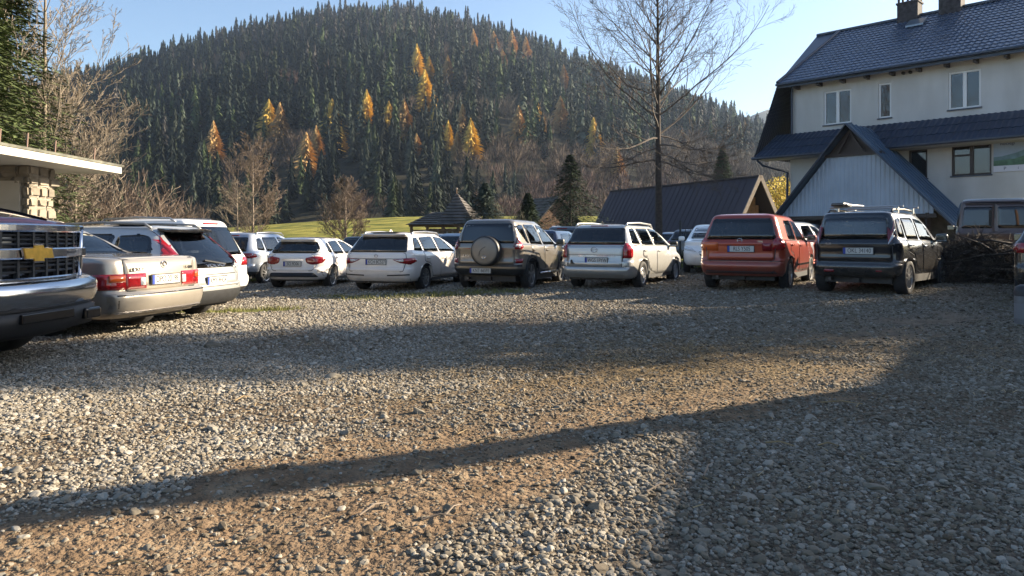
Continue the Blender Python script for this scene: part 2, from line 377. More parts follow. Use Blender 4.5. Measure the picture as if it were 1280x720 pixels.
def pebble_mat():
    m = bpy.data.materials.new('limestone_pebble'); m.use_nodes = True; n = m.node_tree.nodes; l = m.node_tree.links; b = n['Principled BSDF']
    a = n.new('ShaderNodeAttribute'); a.attribute_type = 'INSTANCER'; a.attribute_name = 'tint'
    r = n.new('ShaderNodeValToRGB'); cr = r.color_ramp
    for p, c in ((.2, (.11, .085, .058)), (.45, (.165, .14, .105)), (.7, (.235, .213, .175))): e = cr.elements.new(p); e.color = (*c, 1)
    cr.elements[0].color = (.042, .034, .026, 1); cr.elements[-1].color = (.38, .355, .31, 1)
    l.new(a.outputs['Fac'], r.inputs[0])
    tc = n.new('ShaderNodeTexCoord'); t = n.new('ShaderNodeTexNoise'); t.inputs['Scale'].default_value = 90; t.inputs['Detail'].default_value = 5; l.new(tc.outputs['Object'], t.inputs['Vector'])
    mx = n.new('ShaderNodeMix'); mx.data_type = 'RGBA'; mx.blend_type = 'MULTIPLY'; mx.inputs['Factor'].default_value = .5
    r2 = n.new('ShaderNodeValToRGB'); r2.color_ramp.elements[0].position = .35; r2.color_ramp.elements[0].color = (.55, .5, .43, 1); r2.color_ramp.elements[1].position = .6
    l.new(t.outputs['Fac'], r2.inputs[0]); l.new(r.outputs[0], mx.inputs['A']); l.new(r2.outputs[0], mx.inputs['B']); l.new(mx.outputs['Result'], b.inputs['Base Color'])
    b.inputs['Roughness'].default_value = .85; b.inputs['Specular IOR Level'].default_value = .2
    return m
M_PEB = pebble_mat()
def peb_points(N, y0, y1, size, sig, keep, seed, slope=.80, marg=2.0, lo=None):
    r = np.random.default_rng(seed)
    y = np.sqrt(r.random(N) * (y1 * y1 - y0 * y0) + y0 * y0); x = (r.random(N) * 2 - 1) * (y * slope + marg)
    k = r.random(N) < keep(x, y); x = x[k]; y = y[k]; n_ = len(x)
    s = size * np.exp(r.normal(0, sig, n_)) * .5
    sc = np.stack([s * r.uniform(.8, 1.35, n_), s * r.uniform(.75, 1.1, n_), s * r.uniform(.4, .72, n_)], -1)
    z = lotz(x, y) + .006 + sc[:, 2] * r.uniform(-.1, .55, n_)
    rt = np.stack([r.normal(0, .28, n_), r.normal(0, .28, n_), r.uniform(0, 6.28, n_)], -1)
    # greyer and paler to the left, browner and darker to the right and along the tracks
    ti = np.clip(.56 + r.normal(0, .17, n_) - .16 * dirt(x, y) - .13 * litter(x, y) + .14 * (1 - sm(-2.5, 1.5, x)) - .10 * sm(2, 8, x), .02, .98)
    return np.stack([x, y, z], -1), sc, rt, r.integers(0, 9, n_), ti
def keepf(x, y): return np.clip(1.05 - 1.25 * dirt(x, y) ** .7 - .45 * litter(x, y) - .25 * vn(x + 9, y, .55), .015, 1) * (1 - lawn(x, y))
P1 = [peb_points(235000, 1.6, 8, .0182, .38, keepf, 1), peb_points(160000, 8, 15, .024, .4, keepf, 2), peb_points(90000, 15, 27, .042, .3, keepf, 3, .78, .8),
      peb_points(1200, 1.6, 6, .034, .2, lambda x, y: keepf(x, y) * .5 * (.3 + vn(x, y, .8)), 4),
      peb_points(140000, 1.6, 8.5, .013, .45, lambda x, y: np.clip(.4 + .1 * dirt(x, y), 0, 1) * (1 - lawn(x, y)), 5)]
def cat_(L): return [np.concatenate(q) for q in zip(*L)]
pts_, sc_, rt_, va_, ti_ = cat_(P1)
scatter('gravel', pts_, sc_, rt_, va_, ti_, pebble_nodes, M_PEB, 'loose pale limestone gravel spread over the car park', 'gravel')

# ------------------------------------------------------------------ cars
def pchip(t, P):
    P = np.asarray(P, float); n = len(P); d = np.diff(P, axis=0); m = np.zeros_like(P)
    m[0] = d[0]; m[-1] = d[-1]
    for i in range(1, n - 1):
        a, b = d[i - 1], d[i]; ok = a * b > 0
        m[i] = np.where(ok, 2 * a * b / np.where(np.abs(a + b) < 1e-12, 1, a + b), 0)
    i = np.minimum(t.astype(int), n - 2); u = (t - i)[:, None]
    return (2 * u ** 3 - 3 * u ** 2 + 1) * P[i] + (u ** 3 - 2 * u ** 2 + u) * m[i] + (-2 * u ** 3 + 3 * u ** 2) * P[i + 1] + (u ** 3 - u ** 2) * m[i + 1]
def rpoly(pts, r=.03, seg=4):
    """polygon with rounded corners; r a number or one per corner"""
    out = []; n = len(pts)
    for i in range(n):
        p = Vector(pts[i]); a = Vector(pts[i - 1]); b = Vector(pts[(i + 1) % n]); rr = r[i] if hasattr(r, '__len__') else r
        da = (a - p); db = (b - p); k = min(rr, da.length * .45, db.length * .45)
        s = p + da.normalized() * k; e = p + db.normalized() * k
        for j in range(seg + 1):
            t = j / seg; out.append(tuple((1 - t) ** 2 * s + 2 * t * (1 - t) * p + t * t * e))
    return out
def inset(poly, d):
    n = len(poly); out = []; A = sum(poly[i][0] * poly[(i + 1) % n][1] - poly[(i + 1) % n][0] * poly[i][1] for i in range(n)); sg = 1 if A > 0 else -1
    for i in range(n):
        a = Vector(poly[i - 1]); p = Vector(poly[i]); b = Vector(poly[(i + 1) % n]); t = (b - a)
        if t.length < 1e-9: t = Vector((1, 0))
        t.normalize(); out.append((p.x - sg * t.y * d, p.y + sg * t.x * d))
    return out
def inpoly(p, poly):
    x, y = p; c = False; n = len(poly)
    for i in range(n):
        x1, y1 = poly[i]; x2, y2 = poly[i - 1]
        if (y1 > y) != (y2 > y) and x < (x2 - x1) * (y - y1) / (y2 - y1) + x1: c = not c
    return c
AX = {'R': ((1, 0, 0), lambda u, v: (3, u, v)), 'L': ((-1, 0, 0), lambda u, v: (-3, u, v)), 'B': ((0, -1, 0), lambda u, v: (u, -4, v)),
      'F': ((0, 1, 0), lambda u, v: (u, 9, v)), 'T': ((0, 0, 1), lambda u, v: (u, v, 4))}
def project(bvh, axis, pts):
    nrm, fn = AX[axis]; nrm = Vector(nrm); out = []
    for u, v in pts:
        o = Vector(fn(u, v)); hit = bvh.ray_cast(o, -nrm)
        if hit[0] is None:
            hit = bvh.find_nearest(Vector((u, -1.2, v)) if axis == 'B' else Vector((u, 4.5, v)) if axis == 'F' else o)
        out.append(hit[0])
    return out, nrm
def patch(name, bvh, axis, poly, m, parent, off=.004, rim=.01, grid=.09, smooth=True, hole=None):
    """a panel that follows the bodywork: outline seen along an axis, pushed off by off, with an edge going back by off+rim"""
    bm = bmesh.new()
    if hole is None:
        bm.faces.new([bm.verts.new((u, v, 0)) for u, v in poly])
        us = [p[0] for p in poly]; vs = [p[1] for p in poly]
        for lo, hi, no in ((min(us), max(us), (1, 0, 0)), (min(vs), max(vs), (0, 1, 0))):
            k = max(1, int((hi - lo) / grid))
            for i in range(1, k):
                c = lo + (hi - lo) * i / k
                bmesh.ops.bisect_plane(bm, geom=bm.verts[:] + bm.edges[:] + bm.faces[:], plane_co=(c, 0, 0) if no[0] else (0, c, 0), plane_no=no, dist=1e-5)
    else:
        n = len(poly); a = [bm.verts.new((*p, 0)) for p in poly]; b = [bm.verts.new((*p, 0)) for p in hole]
        for i in range(n): bm.faces.new((a[i], a[(i + 1) % n], b[(i + 1) % n], b[i]))
    vs_ = bm.verts[:]; P, nrm = project(bvh, axis, [(v.co.x, v.co.y) for v in vs_])
    for v, p in zip(vs_, P): v.co = p + nrm * off
    bm.normal_update()
    if sum(f.normal.dot(nrm) * f.calc_area() for f in bm.faces) < 0: bmesh.ops.reverse_faces(bm, faces=bm.faces[:])
    for f in bm.faces: f.smooth = smooth
    if rim:
        be = [e for e in bm.edges if e.is_boundary]
        r = bmesh.ops.extrude_edge_only(bm, edges=be)
        for v in [q for q in r['geom'] if isinstance(q, bmesh.types.BMVert)]: v.co -= nrm * (off + rim)
    me = bpy.data.meshes.new(name); bm.to_mesh(me); bm.free(); me.materials.append(m)
    o = bpy.data.objects.new(name, me); COL.objects.link(o)
    if parent is not None: o.parent = parent
    return o
def strip(name, bvh, axis, line, wd, m, parent, off=.006, rim=.004):
    """a thin band along a polyline"""
    L = [Vector(p) for p in line]; pts = [L[0]]
    for a, b in zip(L[:-1], L[1:]):
        k = max(1, int((b - a).length / .08))
        pts += [a.lerp(b, i / k) for i in range(1, k + 1)]
    lf, rt = [], []
    for i, p in enumerate(pts):
        t = (pts[min(i + 1, len(pts) - 1)] - pts[max(i - 1, 0)]).normalized(); nn = Vector((-t.y, t.x)) * wd / 2
        lf.append(p + nn); rt.append(p - nn)
    poly = lf; n = len(lf)
    A, nrm = project(bvh, axis, lf); B, _ = project(bvh, axis, rt)
    v = [p + nrm * off for p in A] + [p + nrm * off for p in B] + [p - nrm * rim for p in A] + [p - nrm * rim for p in B]
    f = []
    for i in range(n - 1):
        f += [(i, i + 1, n + i + 1, n + i), (2 * n + i, 2 * n + i + 1, i + 1, i), (n + i, n + i + 1, 3 * n + i + 1, 3 * n + i)]
    return mk(name, v, f, m, parent, False)

def shell(rings, wb, ra, hw, sub=3, two=None):
    """closed bodywork from horizontal outlines; arches are cut by lifting the lower rows over each wheel"""
    keys = ['yr', 'zr', 'yf', 'zf', 'w', 'rr', 'rf', 'br', 'bf']
    P = np.array([[r[k] for k in keys] for r in rings]); t = []
    for i in range(len(rings) - 1):
        s_ = rings[i].get('sub', sub); t += list(i + np.arange(s_) / s_)
    t = np.array(t + [len(rings) - 1.0]); Q = pchip(np.minimum(t, len(rings) - 1 - 1e-9), P)
    nR, nC, nS = 7, 8, 64; arch0 = rings[0]['zr']; rows = []
    for k, q in enumerate(Q):
        yr, zr, yf, zf, w_, rr, rf, br, bf = q; row = []
        rx = min(rr, w_ * .9); fx = min(rf, w_ * .9)
        wr = w_ * .97; wf = w_ * .955
        for j in range(nR): x = (wr - rx) * j / nR; row.append((x, yr + br * (x / max(wr, .01)) ** 2))
        yb = yr + br * ((wr - rx) / max(wr, .01)) ** 2
        for j in range(nC): a = pi / 2 * j / nC; row.append((wr - rx + rx * sin(a), yb + rr * (1 - cos(a))))
        ya = yb + rr; yc = yf - bf * ((wf - fx) / max(wf, .01)) ** 2; ye = yc - rf
        for j in range(nS + 1):
            u = j / nS; y = ya + (ye - ya) * u
            row.append((w_ * (1 - .03 * (1 - u) ** 4 - .045 * u ** 4), y))
        for j in range(1, nC + 1): a = pi / 2 * (1 - j / nC); row.append((wf - fx + fx * sin(a), yc - rf * (1 - cos(a))))
        for j in range(1, nR + 1): x = (wf - fx) * (1 - j / nR); row.append((x, yf - bf * (x / max(wf, .01)) ** 2))
        L = max(yf - yr, .01); rows.append([(x, y, zr + (zf - zr) * sm(0, 1, np.clip((y - yr) / L, 0, 1)) if False else zr + (zf - zr) * min(1, max(0, (y - yr) / L))) for x, y in row])
    n = len(rows[0]); V = []; zt = rings[4]['zr']
    kt = min(k for k, q in enumerate(Q) if q[1] >= zt)
    # inner lip row
    for k in [-1] + list(range(len(rows))):
        row = rows[max(k, 0)]; kk = max(k, 0)
        out = []
        for j, (x, y, z) in enumerate(row):
            if kk < kt:
                am = 0
                for yw, zc in ((0, rings[0].get('zc', .31)), (wb, rings[0].get('zc', .31))):
                    if abs(y - yw) < ra:
                        a = zc + sqrt(ra * ra - (y - yw) ** 2); am = max(am, a)
                z0 = rows[0][j][2]; z1 = rows[kt][j][2]
                if am > z0 and x > .5 * hw:
                    z = am + (z - z0) * (z1 - am) / (z1 - z0)
                    fl = max(0, 1 - (z - am) / .10); x += .018 * fl
            if k == -1: x = max(0, x - .09); 
            out.append((x, y, z))
        V.append(out)
    rows = V; n = len(rows[0]); full = []
    for row in rows: full += [p for p in row] + [(-x, y, z) for x, y, z in row[-2:0:-1]]
    M_ = 2 * n - 2; f = []
    for k in range(len(rows) - 1):
        for j in range(M_): f.append((k * M_ + j, k * M_ + (j + 1) % M_, (k + 1) * M_ + (j + 1) % M_, (k + 1) * M_ + j))
    k = len(rows) - 1
    for j in range(n - 1):
        a, b = k * M_ + j, k * M_ + j + 1; c, d = k * M_ + (M_ - j) % M_, k * M_ + (M_ - j - 1) % M_
        q = [a, b, d, c]; q = list(dict.fromkeys(q))
        if len(q) >= 3: f.append(tuple(q))
    return full, f

def RG(yr, zr, yf, zf, w, rr=.22, rf=.3, br=.05, bf=.14, **k): return dict(yr=yr, zr=zr, yf=yf, zf=zf, w=w, rr=rr, rf=rf, br=br, bf=bf, **k)
def hatch_rings(ro, yf, hw, H, zb, zc, yc, yrf, yrr, ygb, rw, nose=.72, bt=.6, step=.035, zlo=.22, ygb2=None, zgb=None, belt_w=.035, rr=.22, wheelz=.31, rc=.16, br=.05, deck=None):
    ygb2 = ygb + .015 if ygb2 is None else ygb2; zgb = zb + .03 if zgb is None else zgb
    L = [RG(-ro + .10, zlo + .03, yf - .10, zlo, hw - .075, rr, .35, br, zc=wheelz),
         RG(-ro + .03, zlo + .12, yf - .03, zlo + .10, hw - .02, rr, .35, br),
         RG(-ro, bt - .09, yf, .48, hw, rr, .38, br),
         RG(-ro + .005, bt - .005, yf - .01, .58, hw, rr, .38, br),
         RG(-ro + step, bt + .03, yf - .04, .62, hw, rr, .38, br),
         RG(-ro + step + .01, (bt + zb) / 2, yf - .12, nose - .03, hw, rr, .4, br, .2),
         RG(ygb - .03, zb - .06, yf - .36, nose + .06, hw - .006, rr, .4, br, .25),
         RG(ygb, zb, yc + .55, zc - .06, hw - .02, rr, .4, br, .2),
         RG(ygb2, zgb, yc, zc, hw - belt_w - .02, rc, .16, br + .01, .14),
         RG(ygb2 + (yrr - ygb2) * .5, zgb + (H - .09 - zgb) * .52, yc + (yrf - yc) * .48, zc + (H - .09 - zc) * .52, (hw - belt_w - .02 + rw + .02) / 2, rc, .16, br + .01, .13, sub=5),
         RG(yrr, H - .085, yrf, H - .095, rw + .012, .13, .16, br + .02, .12, sub=4),
         RG(yrr + .05, H - .05, yrf - .10, H - .055, rw - .03, .12, .16, br + .02, .12),
         RG(yrr + .16, H - .028, yrf - .26, H - .03, rw - .13, .1, .14, .03, .1),
         RG(yrr + .45, H - .008, yrf - .6, H - .008, rw - .36, .08, .1, .0, .05),
         RG(yrr + .6, H, yrf - .75, H, .03, .01, .01, 0, 0)]
    if deck:   # a boot lid between bumper and rear window
        yd, zd, y2 = deck
        L[6] = RG(yd, zd - .03, yf - .36, nose + .06, hw - .01, rr, .4, br, .25)
        L[7] = RG(yd + .05, zd, yc + .5, zc - .05, hw - .045, rr, .4, br, .2)
    return L

def wheel_mesh(r, wd, kind, n=5):
    tb = MB(); rim = r * (.66 if kind != 'steel' else .62)
    hw_ = wd / 2
    tb.lathe([(rim, -hw_ * .82), (r * .86, -hw_), (r * .965, -hw_ * .88), (r, -hw_ * .6), (r, hw_ * .6), (r * .965, hw_ * .88), (r * .86, hw_), (rim, hw_ * .82), (rim * .98, hw_ * .5)], 36, 'x')
    rb = MB()
    rb.lathe([(rim, hw_ * .84), (rim * .94, hw_ * .80), (rim * .92, hw_ * .5), (rim * .90, -hw_ * .6)], 36, 'x')
    h = MB()
    x0, x1 = hw_ * .45, hw_ * .78
    if kind == 'steel':
        h.lathe([(rim * .93, hw_ * .6), (rim * .75, hw_ * .72), (rim * .45, hw_ * .66), (rim * .25, hw_ * .75), (.001, hw_ * .78)], 30, 'x')
        for i in range(8):
            a = 2 * pi * i / 8; c = Vector((0, cos(a), sin(a))) * rim * .62; t = Vector((0, -sin(a), cos(a)))
            h.bar(c + Vector((hw_ * .70, 0, 0)) - t * .02, c + Vector((hw_ * .70, 0, 0)) + t * .02, .02, .03)
    else:
        h.lathe([(.06, x0), (.06, x1), (.001, x1 + .005)], 16, 'x')
        for i in range(n):
            a = 2 * pi * i / n + pi / 2
            for s_ in ((-1, 1) if kind == 'twin' else (0,)):
                d = Vector((0, cos(a), sin(a))); t = Vector((0, -sin(a), cos(a))); w0, w1 = (.05, .075) if kind != 'twin' else (.022, .026)
                o0 = t * s_ * .025; o1 = t * s_ * .055
                p = [Vector((x1, 0, 0)) + d * .04 + o0 - t * w0 / 2, Vector((x1, 0, 0)) + d * .04 + o0 + t * w0 / 2, Vector((x0 + .035, 0, 0)) + d * rim * .93 + o1 + t * w1 / 2, Vector((x0 + .035, 0, 0)) + d * rim * .93 + o1 - t * w1 / 2]
                h.prism(p, (-.03, 0, 0))
    rb.v, rb.f = rb.v, rb.f
    k = len(rb.v); rb.v += h.v; rb.f += [tuple(i + k for i in q) for q in h.f]
    back = MB(); back.lathe([(rim * .91, -hw_ * .1), (.001, -hw_ * .1)], 24, 'x')
    k = len(tb.v); tb.v += back.v; tb.f += [tuple(i + k for i in q) for q in back.f]
    return tb, rb

class Car:
    def __init__(s, name, label, cat, rings, wb, hw, pnt, r=.32, wheels='five', nsp=5, rimmat=None, trim_z=None, trim=None, group='parked cars', wdt=.205, sub=3, arch=.055, interior=True, tint=None):
        s.root = empty(name, label=label, cat=cat, group=group); s.hw = hw; s.wb = wb; s.paint = pnt; s.glass = tint or M_GLASS
        v, f = shell(rings, wb, r + arch, hw, sub)
        s.v, s.f = v, f; s.bvh = BVHTree.FromPolygons([Vector(p) for p in v], f); s.holes = []
        s.trim_z = trim_z; s.trim = trim or M_BLK; s.r = r
        for nm, x, y in (('wheel', hw - wdt / 2 - .015, 0), ('wheel', -hw + wdt / 2 + .015, 0), ('wheel', hw - wdt / 2 - .015, wb), ('wheel', -hw + wdt / 2 + .015, wb)):
            if nm + str(r) + wheels not in s.__class__.cache: 
                tb, rb = wheel_mesh(r, wdt, wheels, nsp); T = tb.go('wheel', M_RUB, s.root, True); Q = rb.go('rim', rimmat or M_RIM, T, False)
                s.__class__.cache[nm + str(r) + wheels] = (T.data, Q.data)
            else:
                a, b = s.__class__.cache[nm + str(r) + wheels]
                T = bpy.data.objects.new('wheel', a); Q = bpy.data.objects.new('rim', b); COL.objects.link(T); COL.objects.link(Q); T.parent = s.root; Q.parent = T
                if rimmat: Q.material_slots[0].link = 'OBJECT'; Q.material_slots[0].material = rimmat
            T.location = (x, y, r - .012)
            if x < 0: T.rotation_euler = (0, 0, pi)
        ys = [p[1] for p in v]; y0, y1 = min(ys), max(ys)
        u = MB(); u.box(-hw * .72, hw * .72, y0 + .28, y1 - .3, .2, .34)
        u.box(-hw * .95, hw * .95, .42, wb - .42, .22, .4); u.box(-.06, .06, y0 + .2, y0 + .6, .22, .3)
        u.box(-hw * .88, hw * .88, -.05, .05, r - .06, r + .04); u.go('underbody', M_BLK, s.root)
        e = MB(); e.tube([(-hw * .55, y0 + .12, .27), (-hw * .55, y0 + .5, .27)], .028, 8); e.go('exhaust_pipe', M_RIMD, s.root)
        s.interior = interior; s.y0, s.y1 = y0, y1
    cache = {}
    def window(s, axis, poly, r=.03, m=None, frit=.03, name='window'):
        poly = rpoly(poly, r)
        for ax in ([axis] if axis in 'BFT' else ['R', 'L']):
            g = patch(name, s.bvh, ax, poly, m or s.glass, s.root, .006, .006)
            patch('window_seal', s.bvh, ax, poly, M_FRIT, g, .0045, .004, hole=inset(poly, frit))
            s.holes.append((ax, inset(poly, .012), AX[ax][0]))
        return g
    def door(s, poly, r=.05, handle=None, hm=None):
        poly = rpoly(poly, r)
        for ax in 'RL':
            d = patch('door', s.bvh, ax, poly, s.paint, s.root, .0045, .003, grid=.07)
            patch('door_gap', s.bvh, ax, inset(poly, -.012), M_BLK, d, .003, .002, hole=inset(poly, .001))
            if handle: s.handle(ax, handle, d, hm)
    def handle(s, ax, p, d, hm=None):
        P, nrm = project(s.bvh, ax, [p]); x = P[0].x + nrm.x * .022
        h = MB(); h.box(x - .014, x + .014, p[0] - .09, p[0] + .09, p[1] - .016, p[1] + .016, .008)
        o = h.go('handle', hm or s.paint, d, True)
    def lamp(s, axis, poly, m, off=.012, r=.02, name='tail_lamp', parent=None, both=True):
        poly = rpoly(poly, r); a = patch(name, s.bvh, axis, poly, m, parent or s.root, off, .015, .06); out = [a]
        if both:
            ax2 = {'R': 'L', 'L': 'R'}.get(axis, axis); p2 = poly if axis in 'RL' else [(-u, v) for u, v in poly][::-1]
            out.append(patch(name, s.bvh, ax2, p2, m, s.root, off, .015, .06))
        return out
    def panel(s, name, axis, poly, m, r=.03, off=.0045, gap=True, parent=None, rim=.003, grid=.08):
        poly = rpoly(poly, r); d = patch(name, s.bvh, axis, poly, m, parent or s.root, off, rim, grid)
        if gap: patch('panel_gap', s.bvh, axis, inset(poly, -.013), M_BLK, d if parent is None else parent, off - .002, .002, hole=inset(poly, .001))
        return d
    def at(s, axis, u, v):
        P, n_ = project(s.bvh, axis, [(u, v)]); return P[0]
    def plate(s, u, z, txt, w_=.52, h=.114, out=.02, front=False, tilt=0):
        p = s.at('F' if front else 'B', u, z); q = s.at('F' if front else 'B', u, z + .05); sg = 1 if front else -1
        yy = p.y + sg * out
        b = MB(); b.box(-w_ / 2 - .012, w_ / 2 + .012, -.006, .006, -h / 2 - .012, h / 2 + .012)
        fr = b.go('number_plate', M_BLK, s.root, loc=(u, yy, z))
        b = MB(); b.box(-w_ / 2, w_ / 2, -.009, -.004, -h / 2, h / 2); b.go('plate_face', M_PLATE, fr)
        b = MB(); b.box(-w_ / 2, -w_ / 2 + .042, -.0105, -.004, -h / 2, h / 2); b.go('plate_band', M_BLUE, fr)
        if txt: text(txt, .118, (.022, -.010, 0), (pi / 2, 0, 0), M_INK, fr, 'plate_lettering', .0015, .74)
        if front: fr.rotation_euler = (0, 0, pi)
        return fr
    def mirror(s, y, z, m=None, sz=(.13, .09, .085)):
        for sg in (1, -1):
            p = s.at('R' if sg > 0 else 'L', y, z - .03)
            b = MB(); x = p.x + sg * (.045 + sz[0] * .72); b.box(x - sz[0] * .72, x + sz[0] * .72, y - sz[1] * .6, y + sz[1] * .6, z - sz[2] * .7, z + sz[2], .04)
            b.bar((p.x - sg * .02, y + .02, z - .04), (x - sg * .03, y, z - .04), .04, .04)
            o = b.go('wing_mirror', m or s.paint, s.root, True)
            g = MB(); g.box(x - sz[0] * .62, x + sz[0] * .62, y - sz[1] * .6 - .004, y - sz[1] * .6, z - sz[2] * .5, z + sz[2] * .8); g.go('mirror_glass', mat('mirror_glass', (.16, .17, .18), .1, 1.), o)
    def seats(s, rows=((1.45, 2), (.45, 3)), zb=.62, top=1.08, head=1.24, m=None):
        m = m or M_INT
        for y, n_ in rows:
            for i in range(n_):
                x = (i - (n_ - 1) / 2) * (.72 if n_ == 2 else .44)
                w_ = .25 if n_ == 2 else .22
                b = MB(); b.box(x - w_, x + w_, y - .05, y + .07, zb - .2, top, .04); b.box(x - w_, x + w_, y + .05, y + .5, zb - .2, zb, .04)
                o = b.go('seat', m, s.root, True)
                h = MB(); h.box(x - .12, x + .12, y - .06, y + .03, top + .02, head, .03); h.go('headrest', m, o, True)
        b = MB(); yc = s.wb - .75; b.box(-s.hw + .15, s.hw - .15, yc, yc + .3, .6, .95, .05); b.go('dashboard', m, s.root, True)
        return s
    def finish(s, loc, rz):
        # open the body behind the glass, colour the lower trim
        v, f = s.v, s.f; keep = []; mi = []
        for q in f:
            c = sum((Vector(v[i]) for i in q), Vector()) / len(q); nn = None; hid = False
            for ax, poly, nrm in s.holes:
                if ax == 'R' and c.x < .2 or ax == 'L' and c.x > -.2: continue
                if ax == 'B' and c.y > s.wb * .45 or ax == 'F' and c.y < s.wb * .4: continue
                uv = (c.y, c.z) if ax in 'RL' else (c.x, c.z) if ax in 'BF' else (c.x, c.y)
                if inpoly(uv, poly):
                    a, b_, d = Vector(v[q[0]]), Vector(v[q[1]]), Vector(v[q[2]]); nn = (b_ - a).cross(d - a)
                    if nn.length and abs(nn.normalized().dot(Vector(nrm))) > .35: hid = True; break
            if hid: continue
            keep.append(q); mi.append(1 if s.trim_z and c.z < s.trim_z else 0)
        s.body = mk('body', v, keep, None, s.root, True, [s.paint, s.trim], mi)
        s.root.location = loc; s.root.rotation_euler = (0, 0, rz); return s
    def recolour(s, root, m): pass

P_SILV = paint('silver_paint', (.50, .50, .48), .55, .35)
P_SKO = paint('warm_white_paint', (.72, .67, .63), 0, .35)
P_WHT = paint('white_paint', (.82, .81, .79), 0, .35)
P_MERC = paint('pearl_white_paint', (.84, .80, .77), 0, .3)
P_RAV = paint('grey_brown_paint', (.19, .172, .15), .6, .35, .7)
P_RED = paint('red_paint', (.31, .034, .013), .3, .32, .6)
P_DKB = paint('black_blue_paint', (.014, .016, .022), .3, .25, .45)
P_LEX = paint('beige_paint', (.38, .345, .295), .5, .35, .5)
P_VOL = paint('pale_silver_paint', (.47, .48, .48), .5, .35)
P_MAR = paint('maroon_paint', (.15, .012, .035), .35, .4, .2)
P_BLU = paint('dark_blue_paint', (.02, .035, .08), .4, .3)
P_GRY = paint('mid_grey_paint', (.12, .125, .135), .5, .3)
P_ICE = paint('ice_silver_paint', (.42, .46, .52), .5, .3)
P_BRN = paint('brown_paint', (.07, .04, .032), .3, .4)
P_BLACK = paint('black_paint', (.01, .01, .011), .2, .25)

def rails(c, x, y0, y1, z, m=None, h=.045):
    for sg in (1, -1):
        b = MB(); b.tube([(sg * x, y0, z - .02), (sg * x, y0 + .12, z + h), (sg * x * .99, (y0 + y1) / 2, z + h + .022), (sg * x * .97, y1 - .15, z + h - .005), (sg * x * .96, y1, z - .05)], .02, 8)
        b.go('roof_rail', m or c.paint, c.root, True)
def wiper(c, u, z, ln, rise, m=None):
    a = c.at('B', u, z); b2 = c.at('B', u - ln, z + rise); b = MB(); b.bar(a + Vector((0, -.02, 0)), b2 + Vector((0, -.02, 0)), .025, .02); b.go('rear_wiper', m or M_BLK, c.root)
def ring_badge(c, ax, u, z, r, m=None, bar=True, name='badge'):
    p = c.at(ax, u, z); b = MB(); n = 20; sg = 1 if ax == 'F' else -1
    pts = [(p.x + r * cos(2 * pi * i / n), p.y + sg * .012, z + r * .8 * sin(2 * pi * i / n)) for i in range(n + 1)]
    b.tube(pts, r * .13, 6, False)
    if bar: b.bar((p.x - r * 1.1, p.y + sg * .014, z - r * .15), (p.x + r * 1.1, p.y + sg * .014, z + r * .15), r * .2, .01)
    b.go(name, m or M_CHR, c.root, True)
def place(px, py, side, hd, hw):
    """car origin (middle of the rear axle) from where a rear tyre stands; side +1 the right tyre"""
    X, Y, Z = gp(px, py); a = R(hd); rt = (cos(a), -sin(a)); x = X - side * rt[0] * (hw - .11); y = Y - side * rt[1] * (hw - .11)
    return (x, y, zs(x, y)), -a

